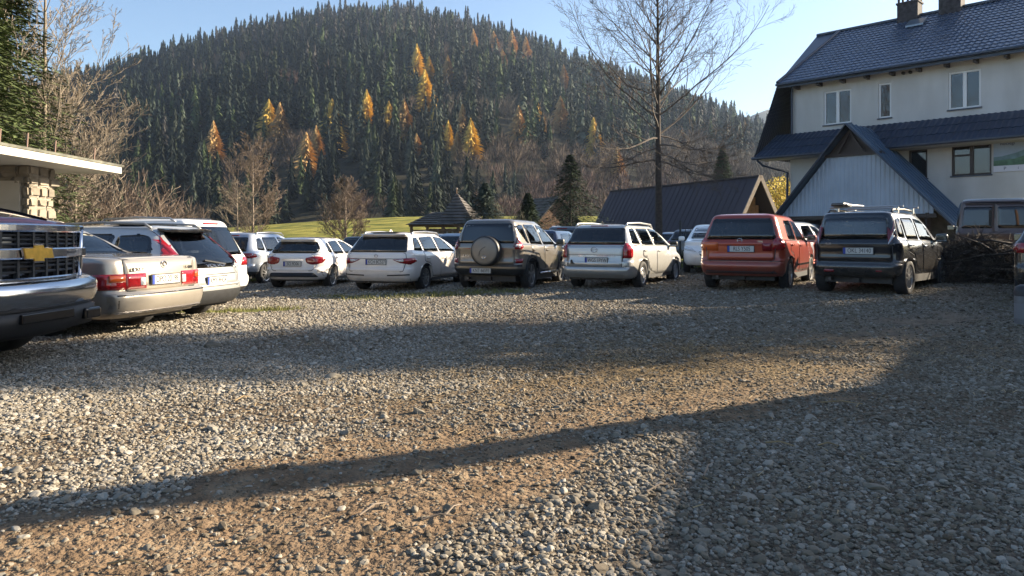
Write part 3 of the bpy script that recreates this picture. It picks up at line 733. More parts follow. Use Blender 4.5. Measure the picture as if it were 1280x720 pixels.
# --- the silver estate with vertical red lamps
def opel():
    c = Car('estate_car', 'silver estate car with tall red tail lamps, its flank glaring in the sun', 'car',
            hatch_rings(.93, 3.59, .875, 1.47, .96, .97, 2.62, 1.62, -.60, -.86, .62, bt=.62), 2.70, .875, P_SILV, r=.315, wheels='steel', rimmat=M_RIM)
    c.window('B', [(-.70, 1.0), (.70, 1.0), (.60, 1.37), (-.60, 1.37)], .05, m=M_GLASSD)
    c.window('R', [(-.62, 1.02), (-.08, 1.0), (-.12, 1.36), (-.46, 1.35)], .06)
    c.window('R', [(.02, 1.0), (.86, .98), (.80, 1.37), (-.02, 1.36)], .05)
    c.window('R', [(.96, .98), (2.16, .96), (1.52, 1.34), (.90, 1.37)], .05)
    c.window('F', [(-.66, 1.0), (.66, 1.0), (.54, 1.36), (-.54, 1.36)], .05)
    c.door([(.42, .42), (.98, .30), (.98, .96), (-.05, .98), (-.05, .74), (.28, .66)], .05, (.08, .86))
    c.door([(1.0, .30), (2.2, .30), (2.32, .60), (2.28, .93), (1.0, .96)], .05, (1.16, .84))
    c.panel('tailgate', 'B', [(-.64, .50), (.64, .50), (.67, .96), (-.67, .96)], P_SILV, .05)
    c.lamp('B', [(.655, .70), (.83, .70), (.82, 1.0), (.68, 1.04)], M_RED, .02); c.lamp('R', [(-.87, .70), (-.72, .72), (-.70, .9), (-.75, 1.0), (-.84, 1.02)], M_RED, .01)
    c.plate(0.06, .645, 'WGS 1PYW'); strip('chrome_strip', c.bvh, 'B', [(-.38, .745), (.48, .745)], .03, M_CHR, c.root, .014)
    strip('tailgate_crease', c.bvh, 'B', [(-.64, .765), (.64, .765)], .012, M_BLK, c.root, .006)
    ring_badge(c, 'B', 0, .88, .07); rails(c, .60, -.5, 1.5, 1.43)
    c.panel('bumper', 'B', [(-.78, .30), (.78, .30), (.82, .50), (-.82, .50)], P_SILV, .05, .012, False)
    strip('bumper_black_line', c.bvh, 'B', [(-.84, .56), (-.66, .50), (.66, .50), (.84, .56)], .014, M_BLK, c.root, .006)  # thin black line along the upper edge of the bumper
    b = MB(); p = c.at('B', -.50, .60); b.prism([(-.56, p.y - .012, .56), (-.44, p.y - .012, .56), (-.50, p.y - .012, .60), (-.53, p.y - .012, .66), (-.56, p.y - .012, .64)], (0, .006, 0)); b.go('sticker', M_INK, c.root)
    p = c.at('B', 0, 1.41); b = MB(); b.box(-.2, .2, p.y - .012, p.y + .03, 1.405, 1.425); b.go('brake_light', M_DRED, c.root)
    b = MB(); b.tube([(0, -.35, 1.46), (-.0, -.42, 1.53)], .012, 6); b.go('aerial', M_BLK, c.root)
    c.mirror(2.12, .98, M_BLK); c.seats(); return c

# --- off-roader with spare wheel cover
def rav():
    c = Car('off_roader', 'dusty grey-brown off-roader with a covered spare wheel on its rear door', 'car',
            hatch_rings(.83, 3.55, .90, 1.69, 1.05, 1.08, 2.45, 1.35, -.66, -.80, .62, nose=.85, bt=.62, zlo=.32, step=.03, wheelz=.36, rc=.12), 2.56, .90, P_RAV, r=.37, wheels='five', wdt=.22, trim_z=.50)
    c.window('B', [(-.70, 1.08), (.70, 1.08), (.60, 1.56), (-.60, 1.56)], .06, m=M_GLASSD)
    c.window('R', [(-.20, 1.10), (-.08, 1.10), (-.16, 1.53), (-.62, 1.50), (-.55, 1.42)], .04)
    c.window('R', [(0, 1.09), (.86, 1.06), (.74, 1.55), (-.08, 1.54)], [.04, .04, .16, .04])
    c.window('R', [(.97, 1.06), (2.06, 1.05), (1.36, 1.50), (.86, 1.55)], .05)
    c.window('F', [(-.66, 1.1), (.66, 1.1), (.54, 1.55), (-.54, 1.55)], .05)
    c.door([(.48, .50), (.95, .42), (.95, 1.04), (-.02, 1.07), (-.02, .90), (.30, .80)], .05, (.12, .94), P_RAV)
    c.door([(.98, .42), (2.05, .42), (2.18, .70), (2.15, 1.02), (.98, 1.04)], .05, (1.14, .92))
    c.panel('rear_door', 'B', [(-.70, .60), (.70, .60), (.72, 1.60), (-.72, 1.60)], P_RAV, .06)
    c.holes = c.holes  # glass stays open
    c.lamp('B', [(.72, .96), (.86, .96), (.83, 1.24), (.745, 1.24)], M_RED, .02); c.lamp('R', [(-.82, .96), (-.60, 1.0), (-.60, 1.1), (-.70, 1.24), (-.77, 1.24)], M_RED, .012)
    c.lamp('B', [(.73, 1.02), (.84, 1.02), (.83, 1.08), (.74, 1.08)], M_WHL, .026)
    c.lamp('R', [(-.80, .64), (-.66, .64), (-.62, .74), (-.78, .74)], M_DRED, .016, name='reflector'); c.lamp('B', [(.72, .64), (.86, .64), (.86, .74), (.74, .74)], M_DRED, .012, name='reflector')
    strip('bumper_step', c.bvh, 'B', [(-.86, .58), (.86, .58)], .05, M_BLK, c.root, .02, .02)
    c.plate(-.12, .46, 'KNT 66593', out=.03)
    # spare wheel cover: dished disc with a rounded dark band, on a bracket
    p = c.at('B', .02, .88); y = p.y
    b = MB(); b.lathe([(.001, y + .02), (.33, y + .02), (.352, y - .01), (.355, y - .20), (.335, y - .235), (.30, y - .245)], 40, 'y', (.06, 0, .92)); o = b.go('spare_wheel_cover', M_BLK, c.root, True)
    b = MB(); b.lathe([(.315, y - .236), (.305, y - .25), (.26, y - .262), (.001, y - .268)], 40, 'y', (.06, 0, .92)); b.go('cover_disc', mat('cover_disc', (.20, .18, .155), .4, .3, vary=.12, vscale=3), o, True)
    b = MB(); b.tube([(-.06, y - .268, .80), (-.05, y - .268, .90), (.02, y - .268, .98), (.10, y - .268, 1.02)], .006, 6); b.go('cover_crease', M_BLK, o)
    b = MB(); pts = [(.06 + .045 * cos(t), y - .272, .78 + .032 * sin(t)) for t in np.linspace(0, 6.283, 17)]; b.tube(pts, .006, 6, False); b.tube([(.06 + .018 * cos(t), y - .272, .78 + .032 * sin(t)) for t in np.linspace(0, 6.283, 13)], .005, 6, False); b.go('badge', M_CHR, o)
    # arch cladding
    for yw in (0, 2.56):
        for ax in 'RL':
            ln = [(yw + .46 * cos(t), .36 + .46 * sin(t)) for t in np.linspace(.12, pi - .12, 16)]
            strip('arch_trim', c.bvh, ax, ln, .07, M_BLK, c.root, .02, .02)
    text('RAV4', .07, (-.5, c.at('B', -.5, .80).y - .012, .80), (pi / 2, 0, 0), M_CHR, c.root, 'lettering', .003)
    c.mirror(2.02, 1.09, P_RAV, (.15, .1, .11)); c.seats(zb=.75, top=1.2, head=1.38)
    b = MB(); b.tube([(.905, .55, .36), (.905, 2.0, .36)], .03, 8); b.go('side_step', M_CHR, c.root, True)
    b = MB(); b.tube([(-.905, .55, .36), (-.905, 2.0, .36)], .03, 8); b.go('side_step', M_CHR, c.root, True)
    return c

def skoda():
    c = Car('estate_car', 'warm white estate car with slim wedge lamps and a smoked rear window', 'car',
            hatch_rings(1.03, 3.80, .93, 1.46, .93, .95, 2.85, 1.62, -.55, -.95, .66, bt=.56, rr=.26), 2.84, .93, P_SKO, r=.335, wheels='twin', wdt=.225)
    c.window('B', [(-.76, .955), (.76, .955), (.63, 1.34), (-.63, 1.34)], .05, m=M_GLASSD)
    c.window('R', [(-.62, 1.0), (-.10, .98), (-.14, 1.31), (-.42, 1.30)], .05)
    c.window('R', [(-.02, .98), (.93, .96), (.85, 1.35), (-.06, 1.32)], .05)
    c.window('R', [(1.02, .96), (2.25, .93), (1.55, 1.30), (.96, 1.35)], .05)
    c.window('F', [(-.70, .98), (.70, .98), (.56, 1.33), (-.56, 1.33)], .05)
    c.door([(.46, .34), (1.0, .30), (1.0, .94), (-.10, .96), (-.10, .74), (.30, .66)], .05, (.10, .80)); c.door([(1.03, .30), (2.36, .30), (2.46, .6), (2.42, .9), (1.03, .94)], .05, (1.2, .78))
    c.panel('tailgate', 'B', [(-.70, .50), (.70, .50), (.76, .78), (.74, .93), (-.74, .93), (-.76, .78)], P_SKO, .05)
    for sg in (1, -1):
        q = lambda L: [(sg * a, b) for a, b in L][::sg]
        c.lamp('B', q([(.42, .78), (.62, .70), (.86, .66), (.90, .80), (.78, .82)]), M_DRED, .014, both=False); c.lamp('B', q([(.47, .775), (.60, .73), (.70, .73), (.70, .79)]), M_WHL, .02, both=False)
        c.lamp('B', q([(.71, .72), (.84, .69), (.87, .80), (.72, .80)]), M_RED, .022, both=False)
    c.lamp('R', [(-.92, .66), (-.62, .74), (-.66, .82), (-.90, .82)], M_RED, .012)
    c.plate(-.0, .72, 'KCH 8CS27'); strip('tailgate_crease', c.bvh, 'B', [(-.72, .80), (.72, .80)], .012, M_BLK, c.root, .008); ring_badge(c, 'B', 0, .87, .045, bar=True)
    strip('bumper_strip', c.bvh, 'B', [(-.84, .42), (-.30, .40)], .028, M_BLK, c.root, .012); strip('bumper_strip', c.bvh, 'B', [(.30, .40), (.84, .42)], .028, M_BLK, c.root, .012)
    c.panel('diffuser', 'B', [(-.80, .24), (.80, .24), (.84, .33), (-.84, .33)], M_BLK, .03, .012, False)
    b = MB(); b.box(-.36, .36, -.52, -.1, 1.435, 1.452, .01); b.go('sunroof', M_FRIT, c.root)
    p = c.at('B', 0, 1.38); b = MB(); b.box(-.6, .6, p.y - .08, p.y + .06, 1.375, 1.40, .01); b.go('spoiler', P_SKO, c.root, True)
    b = MB(); b.tube([(0, -.05, 1.45), (0, -.14, 1.50), (0, -.22, 1.45)], .02, 6); b.go('aerial', P_SKO, c.root)
    rails(c, .64, -.35, 1.6, 1.40, M_RIM); c.mirror(2.25, .96); c.seats(); return c

def merc():
    c = Car('hatchback', 'white sporty hatchback with large oval red lamps and five-spoke wheels', 'car',
            hatch_rings(.80, 3.49, .89, 1.42, .92, .94, 2.72, 1.55, -.42, -.72, .58, bt=.55, rr=.34, rc=.24), 2.70, .89, P_MERC, r=.325, wheels='twin', rimmat=M_RIM, wdt=.225)
    c.window('B', [(-.64, .97), (.64, .97), (.70, 1.06), (.56, 1.29), (-.56, 1.29), (-.70, 1.06)], .05, m=M_GLASSD)
    c.window('R', [(-.18, 1.0), (.10, .97), (.08, 1.28), (-.02, 1.24)], .08); c.window('R', [(.18, .96), (.92, .94), (.84, 1.32), (.16, 1.29)], .05)
    c.window('R', [(1.02, .94), (2.22, .92), (1.45, 1.27), (.94, 1.32)], .05); c.window('F', [(-.66, .96), (.66, .96), (.52, 1.3), (-.52, 1.3)], .05)
    c.door([(.50, .36), (1.0, .30), (1.0, .92), (.10, .94), (.12, .74), (.34, .62)], .05, (.26, .84)); c.door([(1.03, .30), (2.3, .30), (2.4, .6), (2.35, .88), (1.03, .92)], .05, (1.2, .80))
    c.panel('tailgate', 'B', [(-.56, .50), (.56, .50), (.66, .64), (.60, .92), (-.60, .92), (-.66, .64)], P_MERC, .06)
    c.lamp('B', [(.36, .84), (.40, .70), (.56, .66), (.74, .68), (.86, .80), (.80, .88), (.60, .89)], M_RED, .016, .05); c.lamp('R', [(-.76, .70), (-.62, .70), (-.50, .80), (-.56, .87), (-.72, .88)], M_RED, .008, .03)
    c.plate(0, .68, 'SCI 9D06', w_=.50); strip('chrome_strip', c.bvh, 'B', [(-.32, .79), (.32, .79)], .022, M_CHR, c.root, .012)
    c.panel('diffuser', 'B', [(-.80, .20), (.80, .20), (.62, .44), (-.62, .44)], M_BLK, .05, .014, False)
    for sg in (1, -1):
        strip('bumper_vent', c.bvh, 'B', [(sg * .70, .50), (sg * .80, .46), (sg * .82, .36)], .03, M_BLK, c.root, .01)
    p = c.at('B', 0, 1.34); b = MB(); b.box(-.55, .55, p.y - .10, p.y + .05, 1.335, 1.36, .012); b.go('spoiler', P_MERC, c.root, True)
    c.mirror(2.1, .95, M_BLK); c.seats(zb=.55, top=1.0, head=1.16); return c

def sx4():
    c = Car('hatchback', 'dull red hatchback in half shade, its front door lit by the sun', 'car',
            hatch_rings(.75, 3.38, .875, 1.58, 1.0, 1.0, 2.5, 1.45, -.55, -.72, .64, nose=.82, bt=.62, zlo=.26, wheelz=.33, rc=.14), 2.50, .875, P_RED, r=.335, wheels='five')
    c.window('B', [(-.70, 1.03), (.70, 1.03), (.58, 1.46), (-.58, 1.46)], .06, m=M_GLASSD)
    c.window('R', [(.0, 1.04), (.76, 1.02), (.72, 1.44), (.05, 1.42)], .06); c.window('R', [(.86, 1.02), (1.9, 1.0), (1.36, 1.40), (.80, 1.44)], .05); c.window('R', [(1.98, 1.0), (2.22, 1.0), (1.92, 1.14)], .03)
    c.window('F', [(-.66, 1.05), (.66, 1.05), (.54, 1.45), (-.54, 1.45)], .05)
    c.door([(.46, .42), (.84, .36), (.84, 1.0), (-.05, 1.02), (-.02, .80), (.28, .72)], .05, (.10, .92)); c.door([(.87, .36), (2.06, .36), (2.16, .66), (2.12, .97), (.87, 1.0)], .05, (1.02, .90))
    c.panel('tailgate', 'B', [(-.66, .60), (.66, .60), (.70, 1.0), (-.70, 1.0)], P_RED, .05)
    c.lamp('B', [(-.84, .80), (-.44, .80), (-.44, .98), (-.82, .98)], mat('light_patch_lamp', (.55, .10, .02), .2, coat=1.), .016, both=False)  # left lamp only: an orange patch of light painted into its colour
    c.lamp('B', [(.44, .80), (.62, .80), (.62, .96), (.44, .96)], M_DRED, .014, both=False); c.lamp('B', [(.63, .82), (.84, .82), (.83, 1.0), (.78, 1.10), (.66, 1.04)], M_RED, .022, both=False)
    c.lamp('R', [(-.70, .82), (-.52, .86), (-.50, .98), (-.62, 1.08)], M_RED, .012)
    c.plate(0.02, .84, 'RLS Y505'); ring_badge(c, 'B', 0, 1.0 + .01, .05); text('SX4', .06, (.40, c.at('B', .4, .99).y - .01, .985), (pi / 2, 0, 0), M_CHR, c.root)
    c.panel('bumper', 'B', [(-.80, .36), (.80, .36), (.84, .58), (-.84, .58)], P_RED, .05, .012, False); strip('bumper_line', c.bvh, 'B', [(-.84, .60), (.84, .60)], .012, M_BLK, c.root, .016)
    strip('bumper_strip', c.bvh, 'B', [(-.70, .38), (.70, .38)], .02, M_RIMD, c.root, .018); c.panel('lower_skirt', 'B', [(-.78, .24), (.78, .24), (.80, .34), (-.80, .34)], M_BLK, .03, .012, False)
    strip('side_moulding', c.bvh, 'R', [(.55, .50), (2.05, .50)], .035, P_RED, c.root, .02, .02); c.mirror(1.98, 1.03, P_RED, (.14, .1, .1)); c.seats(zb=.62, top=1.1, head=1.28); return c

def ignis():
    c = Car('small_off_roader', 'black-blue compact car with a roof rack, parked in shade before the porch', 'car',
            hatch_rings(.62, 3.0, .82, 1.56, .98, 1.0, 2.35, 1.40, -.50, -.60, .61, nose=.85, bt=.60, zlo=.28, wheelz=.32, rc=.15, br=.04), 2.36, .82, P_DKB, r=.325, wheels='twin')
    c.window('B', [(-.62, 1.02), (.62, 1.02), (.56, 1.43), (-.56, 1.43)], .09)
    c.window('R', [(-.42, 1.06), (-.08, 1.03), (-.12, 1.40), (-.34, 1.38)], .06, m=M_GLASSD); c.window('R', [(.0, 1.02), (.72, 1.0), (.64, 1.42), (-.05, 1.41)], .06); c.window('R', [(.82, 1.0), (1.86, .98), (1.30, 1.37), (.74, 1.42)], .05)
    c.window('F', [(-.6, 1.04), (.6, 1.04), (.5, 1.42), (-.5, 1.42)], .05)
    c.door([(.46, .44), (.80, .38), (.80, .98), (-.10, 1.0), (-.06, .80), (.28, .72)], .05, (.06, .90), M_CHR); c.door([(.83, .38), (1.92, .38), (2.0, .66), (1.96, .96), (.83, .98)], .05, (.98, .88), M_CHR)
    c.panel('tailgate', 'B', [(-.66, .60), (.66, .60), (.66, 1.0), (-.66, 1.0)], P_DKB, .06)
    c.lamp('B', [(.66, 1.08), (.77, 1.06), (.73, 1.36), (.645, 1.36)], M_DRED, .018, both=True); c.lamp('B', [(.665, 1.08), (.765, 1.08), (.75, 1.20), (.66, 1.20)], M_WHL, .024)
    c.plate(.09, .80, 'OKL 34140'); c.panel('bumper', 'B', [(-.76, .34), (.76, .34), (.80, .58), (-.80, .58)], P_DKB, .06, .02, False)
    c.lamp('B', [(-.52, .40), (-.34, .40), (-.34, .45), (-.52, .45)], M_DRED, .03, name='fog_lamp', both=False); c.lamp('B', [(.40, .42), (.50, .42), (.50, .45), (.40, .45)], M_DRED, .03, name='fog_lamp', both=False)
    text('4x4', .07, (-.44, c.at('B', -.44, .93).y - .01, .93), (pi / 2, 0, 0), M_CHR, c.root)
    for y in (.12, 1.1):
        b = MB(); b.tube([(-.66, y, 1.63), (.66, y, 1.63)], .018, 8)
        for sg in (1, -1): b.box(sg * .54 - .04, sg * .54 + .04, y - .04, y + .04, 1.50, 1.62, .01)
        b.go('rack_bar', M_RIM, c.root)
    rails(c, .56, -.3, 1.35, 1.51, M_BLK, .05)
    b = MB(); b.box(-.62, -.30, .02, .98, 1.655, 1.70, .015); b.box(-.58, -.34, -.08, .2, 1.66, 1.72, .02); b.go('ski_clamp', M_RIMD, c.root)
    c.mirror(1.82, 1.02, P_DKB, (.15, .09, .1)); c.seats(zb=.62, top=1.1, head=1.26); return c

def lexus():
    c = Car('saloon_car', 'beige metallic saloon with wide red lamps, boot towards the gravel', 'car',
            hatch_rings(1.13, 3.85, .915, 1.42, .98, .98, 2.95, 1.75, .55, -.2, .60, nose=.75, bt=.56, rr=.20, ygb2=-.08, zgb=1.02, deck=(-1.06, .98, 0), br=.07, rc=.2), 2.85, .915, P_LEX, r=.33, wheels='twin', wdt=.22)
    c.window('T', [(-.60, -.06), (.60, -.06), (.50, .50), (-.50, .50)], .06, m=M_GLASSD)
    c.window('R', [(-.0, 1.02), (.30, 1.0), (.28, 1.24)], .04); c.window('R', [(.36, 1.0), (1.1, .99), (1.06, 1.32), (.50, 1.30)], .05); c.window('R', [(1.18, .99), (2.35, .97), (1.72, 1.28), (1.14, 1.32)], .05)
    c.door([(.48, .34), (1.12, .30), (1.12, .97), (.2, .99), (.22, .7), (.36, .62)], .05, (.35, .86), M_CHR); c.door([(1.15, .30), (2.42, .30), (2.5, .6), (2.45, .93), (1.15, .97)], .05, (1.3, .84), M_CHR)
    c.panel('boot_lid', 'B', [(-.64, .585), (.64, .585), (.66, .955), (-.66, .955)], P_LEX, .03, .012)
    c.panel('boot_lid', 'T', [(-.66, -1.0), (.66, -1.0), (.66, -.14), (-.66, -.14)], P_LEX, .04)
    for sg in (1, -1):
        q = lambda L: [(sg * a, b) for a, b in L][::sg]
        c.lamp('B', q([(.34, .60), (.645, .60), (.645, .79), (.34, .79)]), M_RED, .022, .01, both=False); c.lamp('B', q([(.35, .64), (.43, .64), (.43, .74), (.35, .74)]), M_WHL, .027, .008, both=False)
        c.lamp('B', q([(.655, .60), (.89, .60), (.89, .79), (.655, .79)]), M_RED, .018, .01, both=False)
        c.lamp('B', q([(.66, .69), (.84, .69), (.84, .775), (.66, .775)]), M_ORA, .024, .01, both=False)
    c.lamp('L', [(-1.04, .60), (-.78, .60), (-.80, .79), (-1.02, .79)], M_RED, .012)
    c.plate(0, .70, 'OPO 20198', out=.03); ring_badge(c, 'B', 0, .885, .055, bar=False)
    p = c.at('B', 0, .885); b = MB(); b.bar((-.02, p.y - .018, .92), (-.012, p.y - .018, .865), .012, .01); b.bar((-.016, p.y - .018, .868), (.03, p.y - .018, .868), .012, .01); b.go('badge', M_CHR, c.root)
    text('LEXUS', .07, (-.46, p.y + .0, .835), (pi / 2, 0, 0), M_RIMD, c.root, ext=.006, sx=1.3); text('LS 400', .055, (.5, p.y + .0, .835), (pi / 2, 0, 0), M_RIMD, c.root, ext=.006, sx=1.2)
    # bumper with its bright moulding
    bm_ = c.panel('bumper', 'B', [(-.905, .29), (.905, .29), (.915, .56), (-.915, .56)], P_LEX, .08, .05, False, rim=.03, grid=.05)
    strip('bumper_moulding', c.bvh, 'B', [(-.86, .315), (.86, .315)], .02, M_CHR, c.root, .062, .02); strip('bumper_moulding', c.bvh, 'B', [(-.89, .535), (.89, .535)], .016, M_CHR, c.root, .058, .02)
    c.mirror(2.4, 1.0); c.seats(rows=((1.6, 2), (.7, 3)), zb=.55, top=1.0, head=1.14); return c

def volvo():
    c = Car('estate_car', 'pale silver estate with tall dark red lamps and a black roof spoiler', 'car',
            hatch_rings(.98, 3.65, .92, 1.50, .93, .96, 2.75, 1.6, -.38, -.88, .60, bt=.56, rr=.30, rc=.22, br=.09), 2.75, .92, P_VOL, r=.335, wheels='five', trim_z=.47, wdt=.22)
    c.window('B', [(-.55, .82), (.55, .82), (.66, .92), (.52, 1.36), (-.52, 1.36), (-.66, .92)], [.1, .1, .05, .06, .06, .05], m=M_GLASSD)
    c.window('R', [(-.42, 1.02), (.28, .98), (.26, 1.32), (-.12, 1.34), (-.30, 1.30)], [.10, .04, .04, .1, .1]); c.window('R', [(.34, .98), (1.0, .97), (.94, 1.36), (.32, 1.33)], .05); c.window('R', [(1.08, .97), (2.25, .95), (1.55, 1.30), (1.02, 1.36)], .05)
    c.door([(.46, .44), (1.02, .42), (1.02, .96), (.02, .98), (.02, .76), (.3, .66)], .05, (.2, .82)); c.door([(1.05, .42), (2.32, .42), (2.42, .62), (2.38, .9), (1.05, .96)], .05, (1.2, .8))
    c.panel('tailgate', 'B', [(-.62, .53), (.62, .53), (.66, .66), (.56, .81), (-.56, .81), (-.66, .66)], P_VOL, .05)
    for sg in (1, -1):
        q = lambda L: [(sg * a, b) for a, b in L][::sg]
        c.lamp('B', q([(.66, .86), (.88, .86), (.86, .98), (.72, 1.06), (.66, 1.38), (.60, 1.40), (.64, 1.1), (.655, .97)]), M_DRED, .016, .03, both=False)
        c.lamp('B', q([(.60, .80), (.80, .82), (.78, .87), (.62, .87)]), M_WHL, .018, both=False)
    c.lamp('R', [(-.80, .87), (-.52, .90), (-.52, .98), (-.56, 1.06), (-.34, 1.40), (-.40, 1.42), (-.62, 1.12), (-.74, 1.0)], M_DRED, .012, .03)
    c.plate(0, .62, 'KMY 9HG4', w_=.50); strip('tailgate_crease', c.bvh, 'B', [(-.58, .72), (.58, .72)], .012, M_BLK, c.root, .008)
    p = c.at('B', 0, .855); text('VOLVO', .075, (.0, p.y - .02, .855), (pi / 2 - .5, 0, 0), M_CHR, c.root, ext=.004, sx=1.9); wiper(c, .28, .87, .5, .07)
    b = MB(); p = c.at('B', 0, 1.36)
    pts = []
    for x in np.linspace(-.56, .56, 13): pts.append((x, p.y - .14 + .10 * (x / .56) ** 2, 1.375))
    for x in np.linspace(.56, -.56, 13): pts.append((x, p.y + .10 + .02 * (x / .56) ** 2, 1.40))
    b.prism(pts, (0, 0, .035)); b.go('spoiler', M_FRIT, c.root, False)
    b = MB(); b.box(-.5, .5, -.1, .55, 1.488, 1.496); b.go('sunroof', M_FRIT, c.root)
    rails(c, .60, -.25, 1.5, 1.45, M_VOLR, .05); c.mirror(2.2, .98); c.seats(); return c
M_VOLR = mat('rail_grey', (.25, .25, .25), .4, .6)

def suv(name, label, pnt, plate=None, group='parked cars', hi=1.66, det=True):
    c = Car(name, label, 'car', hatch_rings(.90, 3.62, .92, hi, 1.02, 1.06, 2.6, 1.45, -.50, -.82, .62, nose=.86, bt=.62, zlo=.30, wheelz=.34, rc=.18), 2.70, .92, pnt, r=.36, wheels='twin', wdt=.23, trim_z=.42, group=group)
    k = hi - 1.66
    c.window('B', [(-.66, 1.05), (.66, 1.05), (.56, 1.50 + k), (-.56, 1.50 + k)], .06, m=M_GLASSD); c.window('F', [(-.66, 1.1), (.66, 1.1), (.54, 1.52 + k), (-.54, 1.52 + k)], .05)
    c.window('R', [(-.42, 1.10), (-.02, 1.07), (-.04, 1.48 + k), (-.28, 1.46 + k)], .06); c.window('R', [(.06, 1.06), (.90, 1.05), (.84, 1.51 + k), (.04, 1.49 + k)], .05); c.window('R', [(1.0, 1.05), (2.12, 1.04), (1.42, 1.46 + k), (.92, 1.51 + k)], .05)
    c.door([(.48, .48), (.97, .44), (.97, 1.03), (-.0, 1.05), (-.0, .86), (.32, .78)], .05, (.14, .92)); c.door([(1.0, .44), (2.18, .44), (2.26, .7), (2.2, 1.0), (1.0, 1.03)], .05, (1.16, .90))
    c.lamp('B', [(.52, .84), (.86, .84), (.84, 1.0), (.60, 1.0)], M_RED, .016); c.lamp('R', [(-.82, .84), (-.56, .88), (-.58, .98), (-.78, 1.0)], M_RED, .01)
    c.lamp('F', [(.50, .72), (.84, .76), (.84, .86), (.56, .80)], M_WHL, .016, name='headlight')
    c.panel('grille', 'F', [(-.38, .62), (.38, .62), (.42, .80), (-.42, .80)], M_BLK, .03, .01, False)
    rails(c, .60, -.2, 1.5, 1.60 + k, M_RIM); c.mirror(2.1, 1.08); c.seats(zb=.72, top=1.18, head=1.36)
    p = c.at('B', 0, 1.56 + k); b = MB(); b.box(-.22, .22, p.y - .02, p.y + .03, 1.54 + k, 1.57 + k); b.go('brake_light', M_RED, c.root)
    if plate: c.plate(0, .78, plate)
    return c
def family(name, label, pnt, group='parked cars', hi=1.46):
    """plain five-door car for the rows behind"""
    c = Car(name, label, 'car', hatch_rings(.82, 3.45, .88, hi, .94, .96, 2.55, 1.5, -.42, -.74, .60, bt=.58, rc=.18), 2.62, .88, pnt, r=.32, wheels='five', group=group)
    k = hi - 1.46
    c.window('B', [(-.66, .98), (.66, .98), (.56, 1.34 + k), (-.56, 1.34 + k)], .06, m=M_GLASSD); c.window('F', [(-.66, .99), (.66, .99), (.54, 1.34 + k), (-.54, 1.34 + k)], .05)
    c.window('R', [(-.20, 1.0), (.86, .96), (.80, 1.34 + k), (.06, 1.32 + k)], .05); c.window('R', [(.95, .96), (2.05, .94), (1.42, 1.30 + k), (.88, 1.34 + k)], .05)
    c.door([(.48, .36), (.92, .32), (.92, .94), (.0, .96), (.02, .76), (.30, .68)], .05, (.12, .86)); c.door([(.95, .32), (2.1, .32), (2.2, .6), (2.16, .9), (.95, .94)], .05, (1.1, .84))
    c.lamp('B', [(.55, .72), (.84, .72), (.83, .92), (.64, .92)], M_RED, .016); c.lamp('F', [(.44, .60), (.80, .66), (.84, .78), (.60, .72)], M_WHL, .016, name='headlight')
    c.panel('grille', 'F', [(-.36, .50), (.36, .50), (.40, .62), (-.40, .62)], M_BLK, .03, .01, False); c.plate(0, .38, '', front=True)
    c.mirror(2.0, .98); c.seats(zb=.58, top=1.02, head=1.2); return c

